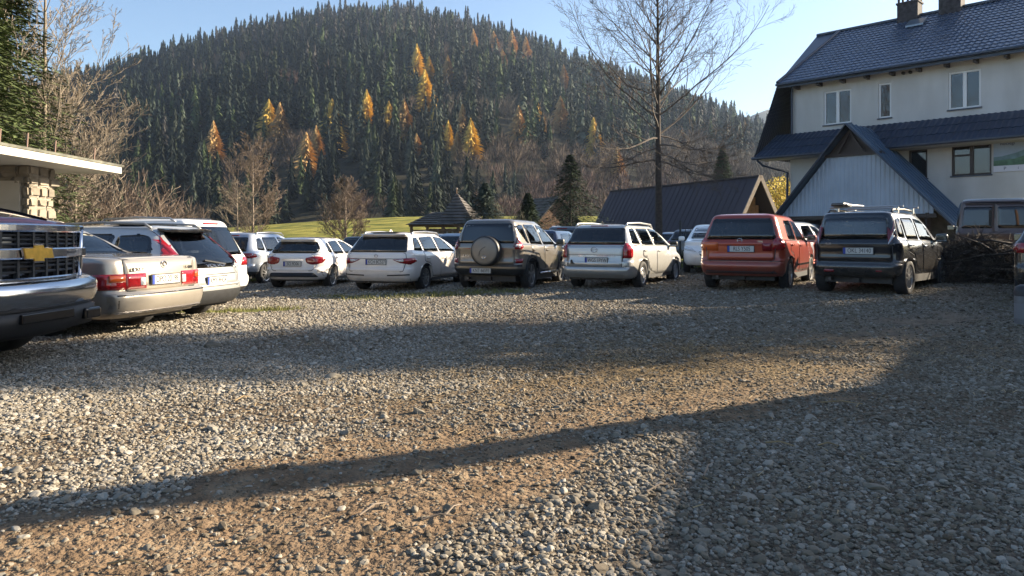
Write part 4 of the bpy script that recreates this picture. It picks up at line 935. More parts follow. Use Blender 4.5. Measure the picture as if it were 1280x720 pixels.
def pickup():
    hw = 1.0; WB = 3.65
    L = hatch_rings(1.25, WB + .94, hw, 1.98, 1.10, 1.26, WB - .55, WB - 1.4, 1.35, 1.15, .66, nose=1.16, bt=.75, zlo=.42, wheelz=.40, ygb2=1.20, zgb=1.16, deck=(-1.2, 1.10, 1.2), rr=.1, rc=.12, step=.01)
    yf = WB + .94
    for i, (dy, z) in enumerate([(-.10, .46), (-.05, .56), (-.02, .66), (-.02, .76), (0, .84), (0, 1.12), (-.02, 1.235)]): L[i]['yf'] = yf + dy; L[i]['zf'] = z; L[i]['rf'] = .10; L[i]['bf'] = .20
    L[7].update(yf=WB + .82, zf=1.285, rf=.12, bf=.20, w=hw - .03); L[8].update(yf=WB - .50, zf=1.54)
    c = Car('pickup_truck', 'maroon pickup truck with a massive chrome grille and bumper', 'pickup truck', L, WB, hw, P_MAR, r=.40, wheels='five', wdt=.28, arch=.09, trim_z=.0)
    c.window('F', [(-.72, 1.52), (.72, 1.52), (.62, 1.87), (-.62, 1.87)], .06); c.window('R', [(1.4, 1.22), (2.1, 1.22), (2.1, 1.7), (1.5, 1.68)], .05); c.window('R', [(2.2, 1.22), (3.05, 1.24), (2.45, 1.68), (2.2, 1.7)], .05)
    c.door([(1.35, .55), (2.1, .55), (2.1, 1.18), (1.35, 1.18)], .05, (1.5, 1.08), M_CHR); c.door([(2.15, .55), (3.1, .55), (3.1, 1.2), (2.15, 1.18)], .05, (2.3, 1.08), M_CHR)
    # grille: chrome surround, dark mesh, bars, middle band
    F_ = lambda x: c.at('F', x, 1.0).y
    c.panel('grille', 'F', [(-.84, .76), (.84, .76), (.90, 1.225), (-.90, 1.225)], M_FRIT, .05, .006, False)
    def bow(x, o): return F_(min(max(x, -.9), .9)) + o
    def band(name, xs, z0, z1, o, m, d=.05, parent=None, zfun=None):
        v, f = [], []; n = len(xs)
        for x in xs:
            y = bow(x, o); a = zfun(x) if zfun else (z0, z1); v += [(x, y - d, a[0]), (x, y - .012, a[0]), (x, y, a[0] + .012), (x, y, a[1] - .012), (x, y - .012, a[1]), (x, y - d, a[1])]
        for i in range(n - 1):
            for j in range(5): f.append((i * 6 + j, i * 6 + j + 1, i * 6 + 7 + j, i * 6 + 6 + j))
        f.append((0, 1, 2, 3, 4, 5)); f.append(tuple((n - 1) * 6 + j for j in range(6))[::-1])
        return mk(name, v, f, m, parent or c.root, False)
    X = np.linspace(-.93, .93, 25)
    g = band('grille_top_bar', X, 1.19, 1.262, .055, M_CHR); band('grille_middle_bar', np.linspace(-.95, .95, 25), .95, 1.045, .065, M_CHR); band('grille_bottom_bar', np.linspace(-.84, .84, 25), .735, .785, .05, M_CHR)
    for sg in (1, -1):
        v = []; b = MB(); b.tube([(sg * .90, bow(.9, .04), 1.22), (sg * .885, bow(.9, .045), 1.0), (sg * .84, bow(.84, .045), .76)], .028, 8); b.go('grille_side_bar', M_CHR, c.root, True)
        # stacked headlight
        q = lambda P: [(sg * a, z) for a, z in P][::sg]
        c.lamp('F', q([(.865, 1.06), (.985, 1.07), (.985, 1.22), (.90, 1.235)]), M_WHL, .03, .02, name='headlight', both=False); c.lamp('F', q([(.85, .80), (.985, .86), (.985, 1.04), (.865, 1.04)]), M_WHL, .03, .02, name='headlight', both=False)
        c.lamp('F', q([(.95, .86), (.99, .86), (.99, 1.2), (.955, 1.2)]), M_ORA, .034, .01, name='indicator', both=False)
        c.lamp('R' if sg > 0 else 'L', [(yf - .38, .88), (yf - .10, .84), (yf - .12, 1.2), (yf - .30, 1.2)], M_WHL, .015, .02, name='headlight', both=False)
    for z in (.835, .885, .925): band('grille_slat', np.linspace(-.83, .83, 21), z - .011, z + .011, .03, M_BLK, .03)
    for z in (1.08, 1.12, 1.16): band('grille_slat', np.linspace(-.86, .86, 21), z - .011, z + .011, .03, M_BLK, .03)
    for x in np.arange(-.72, .73, .18):
        for z0, z1 in ((.78, .95), (1.05, 1.19)): b = MB(); y = bow(x, .034); b.box(x - .014, x + .014, y - .04, y, z0, z1); b.go('grille_upright', M_BLK, c.root)
    # gold cross badge with chrome edge
    y = bow(0, .066); bt = [(-.19, -.045), (-.165, .045), (-.06, .045), (-.055, .07), (.065, .07), (.06, .045), (.19, .045), (.165, -.045), (.06, -.045), (.055, -.07), (-.065, -.07), (-.06, -.045)]
    b = MB(); b.prism([(x * 1.12, y, 1.0 + z * 1.2) for x, z in bt], (0, .012, 0)); o = b.go('badge', M_CHR, c.root); b = MB(); b.prism([(x, y + .0125, 1.0 + z) for x, z in bt], (0, .008, 0)); b.go('badge_face', mat('gold', (.75, .45, .08), .35, .6, vary=.15, vscale=20), o)
    # bumper
    v, f = [], []; xs = np.linspace(-1.04, 1.04, 41); prof = [(-.12, .46), (.02, .44), (.085, .50), (.11, .60), (.115, .68), (.10, .735), (.04, .765), (-.10, .77)]
    def bum(name, z0, z1, m, prof):
        v, f = [], []; n = len(prof)
        for x in xs:
            t = abs(x) / 1.04; y = yf + .09 - .20 * t ** 2 - .16 * max(0, t - .86) ** 1.2 / .14 ** 1.2
            for dy, z in prof: v.append((x * (1 if dy > 0 else .985), y + dy - (0 if dy > 0 else .1 * t), z + (.03 * max(0, t - .8) / .2 if z > .6 else 0)))
        for i in range(len(xs) - 1):
            for j in range(n - 1): f.append((i * n + j, i * n + j + 1, (i + 1) * n + j + 1, (i + 1) * n + j))
        f.append(tuple(range(n))); f.append(tuple(range((len(xs) - 1) * n, len(xs) * n))[::-1])
        return mk(name, v, f, m, c.root, True)
    bum('bumper', 0, 0, M_CHR, [(-.12, .50), (.03, .49), (.09, .54), (.115, .61), (.118, .68), (.10, .725), (.04, .75), (-.10, .755)])
    bum('lower_valance', 0, 0, mat('valance_black', (.008, .008, .009), .6), [(-.2, .27), (-.02, .26), (.05, .30), (.075, .40), (.085, .492), (-.1, .495)])
    b = MB(); b.box(-.34, .34, yf + .10, yf + .185, .40, .485, .01); b.go('bumper_inset', M_FRIT, c.root)
    for sg in (1, -1): b = MB(); b.box(sg * .70 - .12, sg * .70 + .12, yf + .05, yf + .145, .35, .455, .02); b.go('fog_lamp_recess', M_FRIT, c.root)
    text('SILVERADO', .035, (-.5, bow(.5, .07), 1.0), (pi / 2, 0, pi), M_RIMD, c.root, ext=.002, sx=1.3)
    # bonnet creases
    c.panel('bonnet', 'T', [(-.84, WB + .70), (-.50, WB + .82), (.50, WB + .82), (.84, WB + .70), (.82, WB - .42), (-.82, WB - .42)], P_MAR, .05, .02, False, rim=.03); 
    for sg in (1, -1): strip('bonnet_crease', c.bvh, 'T', [(sg * .50, WB - .4), (sg * .56, WB + .3), (sg * .44, WB + .76)], .05, P_MAR, c.root, .035, .03)
    c.mirror(WB - 1.0, 1.32, M_CHR, (.22, .12, .16)); c.seats(rows=((2.0, 2), (1.5, 2)), zb=.9, top=1.45, head=1.62); return c

CARS = []
def put(c, px, py, side, hd):
    loc, rz = place(px, py, side, hd, c.hw); c.finish(loc, rz); CARS.append((c, loc)); return c
put(opel(), 800, 359, 1, 28); put(rav(), 661, 360, 1, 20); put(skoda(), 529, 361, 1, 15); put(merc(), 413, 358, 1, 8)
put(sx4(), 983, 361, 1, 31); put(ignis(), 1131, 368, 1, 43)
def put_corner(c, P, hd):
    """rear left corner at P"""
    a = R(hd); f = (sin(a), cos(a)); rt = (cos(a), -sin(a)); x = P[0] - f[0] * c.y0 + rt[0] * c.hw; y = P[1] - f[1] * c.y0 + rt[1] * c.hw
    c.finish((x, y, zs(x, y)), -a); CARS.append((c, (x, y))); return c
put_corner(lexus(), (-4.68, 8.7), -77.5); put_corner(volvo(), (-4.80, 10.7), -78)
c = suv('sport_utility_car', 'white tall car half hidden behind the silver estate, red light in its roof edge', P_WHT, hi=1.76); put_corner(c, (-5.66, 13.3), -77)
pk = pickup(); a = R(93); f_ = (sin(a), cos(a)); rt_2 = (cos(a), -sin(a)); k_ = 1.06
x = -4.50 - f_[0] * 4.59 * k_ + rt_2[0] * 1.0 * k_; y = 8.05 - f_[1] * 4.59 * k_ + rt_2[1] * 1.0 * k_
pk.finish((x, y, .0), -a); pk.root.scale = (k_,) * 3

# ------------------------------------------------------------------ the cars behind the front row
ROWS = 'cars in the rows behind'
def put_at(root_or_car, px, Y, hd, side=0):
    X = (px - 640) / F * Y
    if isinstance(root_or_car, Car): root_or_car.finish((X, Y, zs(X, Y)), -R(hd)); return root_or_car.root
def clone(src, px, Y, hd, label, m, name=None):
    r = copy_tree(src); X = (px - 640) / F * Y; r.location = (X, Y, zs(X, Y)); r.rotation_euler = (0, 0, -R(hd)); r['label'] = label
    if name: r.name = name
    for o in r.children_recursive:
        for sl_ in o.material_slots:
            if sl_.material and sl_.material.name.endswith('_paint'): sl_.link = 'OBJECT'; sl_.material = m
    return r
fam = family('hatchback', 'pale ice-blue car seen between the red hatchback and the black-blue one', P_ICE, ROWS); fr = put_at(fam, 968, 19.5, 38)
fam2 = family('family_car', 'dark blue car in the gap between the off-roader and the silver estate', P_BLU, ROWS); f2 = put_at(fam2, 676, 23.5, 22)
sv = suv('sport_utility_car', 'pale grey tall car left of the white sporty hatchback, its side windows showing', P_ICE, group=ROWS); svr = put_at(sv, 303, 24.0, 14)
clone(fr, 893, 24.5, 196, 'white car facing the lot, headlight showing right of the silver estate', P_WHT)
clone(svr, 915, 29.5, 200, 'white tall car behind the facing white car, a wheel arch showing', P_WHT)
clone(fr, 886, 36, 28, 'white car whose roof shows behind the fence posts, beside the dark barn', P_WHT, 'family_car')
clone(fr, 862, 33.5, 30, 'dark grey car behind the fence posts with its windscreen showing', P_GRY, 'family_car')
clone(fr, 1000, 28, 30, 'silver car whose roof just shows under the porch, left of the black-blue car', P_SILV, 'family_car')
clone(fr, 575, 26.5, 24, 'silver-blue car behind the gap between warm white estate and off-roader', P_ICE, 'family_car')
clone(fr, 452, 30, 18, 'black car whose roof shows between the white hatchback and the estate', P_BLACK, 'family_car')
clone(svr, 708, 31, 24, 'dark grey tall car behind the dark blue car', P_GRY)
for k, (px, Y, m, lb) in enumerate([
        (548, 38, P_ICE, 'pale car with its roof low before the wooden shelter'), (585, 44, P_WHT, 'white car in the far row right of the wooden shelter'),
        (664, 36, P_SILV, 'silver car in the far row, first right of the off-roader roof'), (684, 40, P_GRY, 'grey car in the far row before the green spruce'),
        (704, 45, P_WHT, 'white car in the farthest row, roof glinting before the spruce'), (724, 38, P_BLU, 'dark blue car in the far row over the silver estate roof end'),
        (842, 41, P_ICE, 'pale blue car in the far row before the dark barn roof'), (905, 42, P_SILV, 'silver car in the far row under the barn gable')]):
    clone(fr, px, Y, 24 + 3 * (k % 3), lb, m, 'family_car')
van = None

# ------------------------------------------------------------------ the house on the right
HO = Vector((12.05, 32.0, 0)); HD = Vector((.7022, -.7120, 0)); HN = Vector((-.7120, -.7022, 0))    # corner, along the front, out of the front
HLEN = 9.0; HDEP = 9.0
def hp(s, p, z): return HO + HD * s + HN * p + Vector((0, 0, z))
M_WALL = mat('house_render', (.54, .53, .515), .9, vary=.06, vscale=1.2, bump=.15, bscale=60)
_n = M_WALL.node_tree.nodes; _l = M_WALL.node_tree.links; _b = _n['Principled BSDF']; _t = _n.new('ShaderNodeTexNoise'); _t.inputs['Scale'].default_value = 1; _t.inputs['Detail'].default_value = 6
_m = _n.new('ShaderNodeMapping'); _m.inputs['Scale'].default_value = (1.6, 1.6, .3); _l.new(_n.new('ShaderNodeTexCoord').outputs['Object'], _m.inputs[0]); _l.new(_m.outputs[0], _t.inputs['Vector'])
_r = _n.new('ShaderNodeValToRGB'); _r.color_ramp.elements[0].position = .42; _r.color_ramp.elements[0].color = (.66, .64, .6, 1); _r.color_ramp.elements[1].position = .62; _l.new(_t.outputs['Fac'], _r.inputs[0])
_x = _n.new('ShaderNodeMix'); _x.data_type = 'RGBA'; _x.blend_type = 'MULTIPLY'; _x.inputs['Factor'].default_value = .3; _l.new(_b.inputs['Base Color'].links[0].from_socket, _x.inputs['A']); _l.new(_r.outputs[0], _x.inputs['B']); _l.new(_x.outputs['Result'], _b.inputs['Base Color'])
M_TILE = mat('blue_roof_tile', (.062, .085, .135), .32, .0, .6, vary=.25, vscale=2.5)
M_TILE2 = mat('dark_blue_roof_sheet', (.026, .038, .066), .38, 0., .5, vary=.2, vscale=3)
M_WIN = mat('white_window_frame', (.72, .72, .72), .4); M_WINB = mat('brown_window_frame', (.035, .022, .018), .5)
M_PANE = glassm('house_glass', (.25, .27, .3), .05); M_CURT = mat('net_curtain', (.22, .18, .17), .9, vary=.35, vscale=9)
M_CORR = None
house = empty('house', HO, 0, 'pale rendered two-storey house with a dark blue tiled mansard roof', 'house')
def hx(name, mb, m, parent=None, smooth=False):
    v = [tuple(Vector(q) - HO) for q in mb.v]; return mk(name, v, mb.f, m, parent or house, smooth)
def slab(mb, s0, s1, z0, z1, p0, p1):
    q = [hp(s0, p0, z0), hp(s1, p0, z0), hp(s1, p1, z0), hp(s0, p1, z0), hp(s0, p0, z1), hp(s1, p0, z1), hp(s1, p1, z1), hp(s0, p1, z1)]
    n = len(mb.v); mb.v += [tuple(x) for x in q]; mb.f += [tuple(n + i for i in f) for f in ((3, 2, 1, 0), (4, 5, 6, 7), (4, 7, 3, 0), (7, 6, 2, 3), (6, 5, 1, 2), (5, 4, 0, 1))]
WINS = [(1.44, 2.56, 5.93, 7.34, 'w2'), (3.61, 4.09, 5.97, 7.36, 'w1'), (6.09, 7.15, 6.0, 7.4, 'w2'), (4.72, 5.38, 3.5, 4.62, 'b1'), (6.2, 7.48, 3.52, 4.66, 'b2')]
def wallholes(s0, s1, z0, z1, holes, p0, p1):
    S_ = sorted({s0, s1, *[h for w_ in holes for h in w_[:2]]}); Z_ = sorted({z0, z1, *[h for w_ in holes for h in w_[2:4]]}); mb = MB()
    for i in range(len(S_) - 1):
        for j in range(len(Z_) - 1):
            a, b = (S_[i] + S_[i + 1]) / 2, (Z_[j] + Z_[j + 1]) / 2
            if any(h[0] < a < h[1] and h[2] < b < h[3] for h in holes): continue
            slab(mb, S_[i], S_[i + 1], Z_[j], Z_[j + 1], p0, p1)
    return mb
hx('wall', wallholes(0, HLEN, 2.25, 5.3, [w_ for w_ in WINS if w_[4][0] == 'b'], -.3, 0), M_WALL)
hx('wall', wallholes(0.02, HLEN, 5.3, 8.0, [w_ for w_ in WINS if w_[4][0] == 'w'], -.3, -.002), M_WALL)
M_DARK = mat('dark_room', (.03, .03, .03), .9)
b = MB(); slab(b, 0, .3, 0, 8, -HDEP, -.3); hx('wall', b, M_WALL); b = MB(); slab(b, HLEN - .3, HLEN, 0, 8, -HDEP, -.3); hx('wall', b, M_WALL); b = MB(); slab(b, .3, HLEN - .3, 0, 8, -HDEP, -HDEP + .3); hx('wall', b, M_WALL)
b = MB(); slab(b, .3, HLEN - .3, 5.0, 5.3, -HDEP + .3, -.3); hx('floor', b, M_DARK)
for s0, s1, z0, z1, k in WINS:
    fm = M_WIN if k[0] == 'w' else M_WINB; t = .07; b = MB()
    slab(b, s0, s1, z0, z0 + t, -.16, -.06); slab(b, s0, s1, z1 - t, z1, -.16, -.06); slab(b, s0, s0 + t, z0 + t, z1 - t, -.16, -.06); slab(b, s1 - t, s1, z0 + t, z1 - t, -.16, -.06)
    mids = [(s0 + s1) / 2] if k[1] == '2' else []
    for m_ in mids: slab(b, m_ - .06, m_ + .06, z0 + t, z1 - t, -.155, -.05)
    if k == 'b2': slab(b, s0 + t, mids[0] - .06, z1 - .42, z1 - .35, -.15, -.07)
    w_o = hx('window', b, fm)
    ed = [s0 + t] + mids + [s1 - t]
    for a, c_ in zip(ed[:-1], ed[1:]):
        b = MB(); slab(b, a, c_, z0 + t, z1 - t, -.12, -.11); hx('pane', b, M_PANE, w_o)
        b = MB(); n_ = 10
        for i in range(n_): slab(b, a + (c_ - a) * i / n_, a + (c_ - a) * (i + 1) / n_, z0 + t, z1 - t - (.0 if k[0] == 'b' else .0), -.30 - .02 * (i % 2), -.28 - .02 * (i % 2))
        if k in ('b2', 'w2'): hx('curtain', b, M_CURT if k == 'b2' else mat('grey_curtain', (.12, .12, .13), .9, vary=.4, vscale=5), w_o)
    b = MB(); slab(b, s0 - .04, s1 + .04, z0 - .05, z0, -.05, .05); hx('sill', b, M_TILE2, w_o)
b = MB(); slab(b, 0, HLEN, -.4, 2.25, -.3, -.06); hx('plinth', b, mat('plinth_stone', (.17, .15, .14), .9, vary=.4, vscale=3, bump=.6, bscale=8))
for s0, s1, z0, z1 in ((6.9, 7.7, 1.2, 2.0),):
    b = MB(); slab(b, s0, s1, z0, z1, -.05, -.02); w_o = hx('window', b, M_WIN); b = MB(); slab(b, s0 + .06, s1 - .06, z0 + .06, z1 - .06, -.045, -.012); hx('pane', b, mat('dark_pane', (.03, .035, .05), .08), w_o)
# tiled slopes: a sheet pressed into courses and waves
def tiled(name, A, B, C, D, m, course=.34, wave=.21, amp=.018, lift=.03, nw=None):
    """A,B eave left/right; D,C top left/right"""
    A, B, C, D = map(Vector, (A, B, C, D)); wl = max((B - A).length, (C - D).length); hl = (D - A).length
    nx = max(2, int(wl / (wave / 5))); ny = max(1, int(round(hl / course))); nrm = (B - A).cross(D - A).normalized(); v, f = [], []; rows = []
    for j in range(ny):
        for q in (0.0, .5, .999): rows.append(((j + q) / ny, lift * (1 - q)))
    rows.append((1., 0))
    for t, h in rows:
        for i in range(nx + 1):
            u = i / nx; p = (A.lerp(B, u)).lerp(D.lerp(C, u), t); sl_ = u * wl
            ph = sin(2 * pi * sl_ / wave); v.append(tuple(p + nrm * (h + amp * (ph if ph > 0 else ph * .6)) ))
    for r_ in range(len(rows) - 1):
        for i in range(nx): k = r_ * (nx + 1) + i; f.append((k, k + 1, k + nx + 2, k + nx + 1))
    v = [tuple(Vector(q) - HO) for q in v]; return mk(name, v, f, m, house, False)
EZ, RZ_ = 7.85, 10.95
hip = (0.0, EZ)
# left end slope leans over the gable wall; front slope; back slope
tiled('roof', hp(-.30, .55, EZ), hp(HLEN + .5, .55, EZ), hp(HLEN + .5, -4.5, RZ_), hp(.35, -4.5, RZ_), M_TILE)
tiled('roof', hp(HLEN + .5, -HDEP - .5, EZ), hp(-.3, -HDEP - .5, EZ), hp(-.3, -4.52, RZ_ - .02), hp(HLEN + .5, -4.52, RZ_ - .02), M_TILE, course=1.2, wave=.8)
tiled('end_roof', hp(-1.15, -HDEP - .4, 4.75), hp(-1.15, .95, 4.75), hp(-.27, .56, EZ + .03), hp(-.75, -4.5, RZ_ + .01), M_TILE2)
b = MB(); b.poly([hp(-.3, .56, EZ + .03), hp(.35, -4.5, RZ_ + .02), hp(-.75, -4.5, RZ_ + .01)]); hx('roof_corner', b, M_TILE2)
b = MB(); b.tube([hp(-.3, .60, EZ + .05), hp(.35, -4.48, RZ_ + .06)], .07, 8); b.tube([hp(-.75, -4.5, RZ_ + .04), hp(HLEN + .5, -4.5, RZ_ + .06)], .08, 8); hx('ridge_cap', b, M_TILE2)
b = MB(); b.poly([hp(-.3, -HDEP, EZ), hp(-.3, .4, EZ), hp(-.3, -4.5, RZ_)]); hx('gable', b, M_WALL)
b = MB(); b.prism([hp(HLEN, -HDEP, 7.95), hp(HLEN, 0, 7.95), hp(HLEN, -4.5, RZ_ - .1)], HD * -.25); hx('gable', b, M_WALL)
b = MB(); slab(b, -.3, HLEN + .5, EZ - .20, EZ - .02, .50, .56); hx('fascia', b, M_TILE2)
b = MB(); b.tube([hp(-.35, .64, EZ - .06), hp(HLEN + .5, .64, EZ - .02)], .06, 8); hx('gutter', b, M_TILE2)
b = MB(); slab(b, -.1, HLEN + .4, EZ - .10, EZ - .06, -.3, .5); hx('soffit', b, mat('soffit', (.3, .3, .32), .8))
for i in range(10): b = MB(); slab(b, .35 + i * .95, .45 + i * .95, EZ - .28, EZ - .10, -.0, .46); hx('rafter_end', b, M_WINB)
for s_ in (4.55, 4.80): b = MB(); b.lathe([(.001, 0), (.06, 0), (.06, .12), (.001, .12)], 12, 'z'); q = hp(s_, .0, 7.62); R_ = HN.to_track_quat('Z', 'Y').to_matrix(); b.v = [tuple(q + R_ @ Vector(x)) for x in b.v]; hx('vent_pipe', b, M_DARK)
# skirt roof between the storeys
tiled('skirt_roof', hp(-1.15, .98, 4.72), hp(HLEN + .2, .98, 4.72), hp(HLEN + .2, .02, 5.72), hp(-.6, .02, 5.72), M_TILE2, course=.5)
b = MB(); slab(b, -1.1, HLEN + .2, 4.60, 4.66, .0, .95); hx('skirt_soffit', b, mat('soffit', ()))
b = MB(); b.tube([hp(-1.25, 1.06, 4.66), hp(HLEN + .2, 1.06, 4.70)], .065, 8); hx('gutter', b, M_TILE2)
b = MB(); b.tube([hp(-1.05, 1.0, 4.6), hp(-.85, .8, 4.35), hp(-.08, .12, 4.05), hp(-.08, .12, .1)], .05, 8); hx('downpipe', b, M_TILE2)
b = MB(); b.tube([hp(.12, .12, 7.8), hp(.12, .12, 5.7)], .045, 8); hx('downpipe', b, M_TILE2)
# chimneys
M_CHIM = mat('chimney_stone', (.05, .045, .05), .9, vary=.5, vscale=6, bump=.7, bscale=14)
for s_ in (3.4, 5.05):
    b = MB(); slab(b, s_ - .42, s_ + .42, RZ_ - .9, RZ_ + .62, -4.75, -4.1); ch = hx('chimney', b, M_CHIM)
    b = MB(); slab(b, s_ - .50, s_ + .50, RZ_ + 1.05, RZ_ + 1.13, -4.83, -4.02); hx('chimney_cap', b, M_CHIM, ch)
    for x in (-.40, -.03, .34):
        for p_ in (-4.72, -4.18): b = MB(); slab(b, s_ + x, s_ + x + .08, RZ_ + .62, RZ_ + 1.05, p_, p_ + .07); hx('chimney_pier', b, M_CHIM, ch)
    b = MB(); slab(b, s_ - .46, s_ + .46, RZ_ + .58, RZ_ + .66, -4.79, -4.06); hx('chimney_collar', b, M_CHIM, ch)
b = MB(); t0 = hp(3.95, -3.55, RZ_ - .5); b.prism([hp(3.6, -3.2, RZ_ - .72), hp(4.3, -3.2, RZ_ - .72), hp(4.3, -3.8, RZ_ - .35), hp(3.6, -3.8, RZ_ - .35)], (0, 0, .08)); hx('roof_hatch', b, mat('hatch_metal', (.2, .23, .27), .3, .5))
# banner on the wall: landscape print, white foot with small marks
ban = empty('banner', hp(7.55, .03, 3.55), 0, 'large printed banner of green hills, hung on the house wall at the right edge', 'banner')
def bx_(name, s0, s1, z0, z1, p0, p1, m):
    b = MB(); slab(b, s0, s1, z0, z1, p0, p1); o_ = ban.location; return mk(name, [tuple(Vector(q) - o_) for q in b.v], b.f, m, ban)
bx_('banner_sheet', 7.55, 10.2, 3.58, 4.78, .02, .035, mat('banner_sky', (.30, .38, .50), .6, vary=.15, vscale=2))
bx_('banner_foot', 7.55, 10.2, 3.58, 3.80, .036, .040, mat('banner_foot', (.6, .6, .66), .6))
def hillpoly(name, pts, m, off):
    o_ = ban.location; b = MB(); b.prism([tuple(hp(s_, off, z) - o_) for s_, z in pts], HN * .002); mk(name, b.v, b.f, m, ban)
hillpoly('printed_hill', [(7.55, 3.80), (10.2, 3.80), (10.2, 4.45), (9.4, 4.52), (8.7, 4.40), (8.2, 4.22), (7.8, 4.13), (7.55, 4.12)], mat('banner_far_hill', (.12, .2, .22), .6, vary=.3, vscale=4), .036)
hillpoly('printed_hill', [(7.55, 3.80), (10.2, 3.80), (10.2, 4.2), (9.3, 4.24), (8.6, 4.16), (8.2, 4.02), (7.55, 3.98)], mat('banner_near_hill', (.07, .15, .09), .6, vary=.4, vscale=5), .039)
qr = Matrix.Rotation(atan2(HD.y, HD.x), 4, 'Z') @ Matrix.Rotation(pi / 2, 4, 'X')
for t_, s_, z, sz in (('noclegi', 7.98, 4.58, .16), ('P', 7.9, 3.69, .16), ('i', 8.3, 3.69, .14)):
    text(t_, sz, hp(s_, .042, z) - ban.location, qr.to_euler(), mat('banner_ink', (.02, .03, .10), .6), ban, 'banner_lettering')

# porch with a steep sheet-metal gable
porch = empty('porch', hp(3.5, 1.2, 0), 0, 'steep gabled porch clad in pale blue corrugated metal, in front of the house', 'porch')
def px_(name, mb, m, parent=None, smooth=False): return mk(name, [tuple(Vector(q) - porch.location) for q in mb.v], mb.f, m, parent or porch, smooth)
M_CORR = mat('blue_grey_corrugated', (.33, .39, .47), .5, .1, vary=.08, vscale=1.5); M_PROOF = mat('blue_sheet_roof', (.075, .12, .185), .3, .2, .5, vary=.15, vscale=1.2)
AP = (3.47, 5.45); PF = 2.5
def prof_z(s_): return AP[1] - (abs(s_ - AP[0]) * (3.35 / 2.77) if s_ < AP[0] else (s_ - AP[0]) * 1.075)
# gable cladding: waves of sheet up to a horizontal beam
v, f = [], []; N_ = 300; s0, s1 = .62, 6.3
for i in range(N_ + 1):
    s_ = s0 + (s1 - s0) * i / N_; ph = (s_ / .16) % 1; d = .022 * (1 if ph < .35 else 0 if ph > .5 else 1 - (ph - .35) / .15); zt = min(prof_z(s_) - .12, 4.32)
    zt = max(zt, 2.06); v += [tuple(hp(s_, PF + d, 2.05) - porch.location), tuple(hp(s_, PF + d, zt) - porch.location)]
for i in range(N_): k = 2 * i; f.append((k, k + 2, k + 3, k + 1))
mk('gable_cladding', v, f, M_CORR, porch)
b = MB(); b.poly([hp(2.4, PF - .12, 4.3), hp(4.7, PF - .12, 4.3), hp(3.47, PF - .12, 5.4)]); px_('gable_boards', b, M_WINB)
b = MB(); b.bar(hp(2.35, PF + .05, 4.34), hp(4.6, PF + .05, 4.34), .1, .1); px_('tie_beam', b, M_WINB)
b = MB(); b.bar(hp(3.0, PF + .05, 4.34), hp(3.47, PF + .05, 5.2), .07, .07); px_('brace', b, M_WINB); b = MB(); b.bar(hp(4.0, PF + .05, 4.34), hp(3.47, PF + .05, 5.2), .07, .07); px_('brace', b, M_WINB)
for (sa, sb) in ((AP[0], .35), (AP[0], 7.25)):
    za, zb_ = prof_z(sa), prof_z(sb)
    P_ = [hp(sa, PF + .35, za), hp(sb, PF + .35, zb_), hp(sb, .02, zb_), hp(sa, -.3, za)]; b = MB(); b.prism(P_, (0, 0, .06)); px_('roof_sheet', b, M_PROOF)
    b = MB(); b.bar(P_[0] + Vector((0, 0, .0)) + HN * .02, P_[1] + HN * .02, .04, .22, up=HN); px_('verge_board', b, M_TILE2)
    # standing seams
    nn = 7
    for i in range(1, nn): b = MB(); q = [P_[0].lerp(P_[3], i / nn), P_[1].lerp(P_[2], i / nn)]; b.bar(q[0] + Vector((0, 0, .08)), q[1] + Vector((0, 0, .08)), .03, .05); px_('roof_seam', b, M_PROOF)
for s_ in (.8, 2.6, 4.4, 6.1): b = MB(); b.bar(hp(s_, PF - .05, -.1), hp(s_, PF - .05, 2.1), .16, .16); px_('post', b, M_WINB)
b = MB(); b.bar(hp(.5, PF, 2.0), hp(6.4, PF, 2.0), .1, .14); px_('tie_beam', b, M_WINB)
for s0_, s1_ in ((.85, 2.5), (4.5, 6.0)): b = MB(); slab(b, s0_, s1_, -.1, 1.25, PF - .25, PF - .05); px_('stone_wall', b, mat('plinth_stone', ()))

# ------------------------------------------------------------------ garage with a concrete canopy on the left
M_CONC = mat('cream_fascia', (.50, .47, .40), .85, vary=.12, vscale=1.5, bump=.3, bscale=12, col2=None)
M_STONE = mat('wall_stone', (.21, .18, .14), .9, vary=.25, vscale=5, bump=.5, bscale=14, objrand=.22); M_MORT = mat('mortar', (.22, .2, .17), .95, bump=.4, bscale=30)
gar = empty('garage', (-9.2, 14.1, zs(-9.2, 14.1)), 0, 'stone-faced garage with a thin cream concrete canopy, at the left edge', 'garage')
G0 = Vector(gar.location)
def gx(name, mb, m, parent=None, smooth=False): return mk(name, [tuple(Vector(q) - G0) for q in mb.v], mb.f, m, parent or gar, smooth)
XS, XW = -8.45, -9.25
b = MB(); b.box(-15, XS, 8.6, 16.0, 2.60, 2.74); canopy = gx('canopy_slab', b, M_CONC)
b = MB(); b.box(-15.0, XS + .02, 8.5, 16.05, 2.742, 2.79); gx('canopy_felt', b, mat('felt_edge', (.10, .10, .08), .9, vary=.5, vscale=3), canopy)
for y in (13.1, 13.9, 15.2, 12.4): b = MB(); b.tube([(-8.6, y, 2.76), (-8.6 + .02, y, 3.08 - .1 * (y % .5))], .018, 6); gx('steel_rod', b, mat('rusty_rod', (.2, .13, .1), .8), canopy)
b = MB(); b.box(-15, XW, 14.2, 14.8, -.4, 2.6); gx('wall', b, M_MORT)
b = MB(); b.box(-15, -9.40, 14.10, 14.19, .0, 2.30); gx('garage_door', b, mat('cream_door', (.42, .37, .30), .7, vary=.08, vscale=2))
for z in np.arange(.25, 2.2, .41): b = MB(); b.box(-15, -9.40, 14.085, 14.098, z, z + .012); gx('door_rib', b, mat('cream_door', ()))
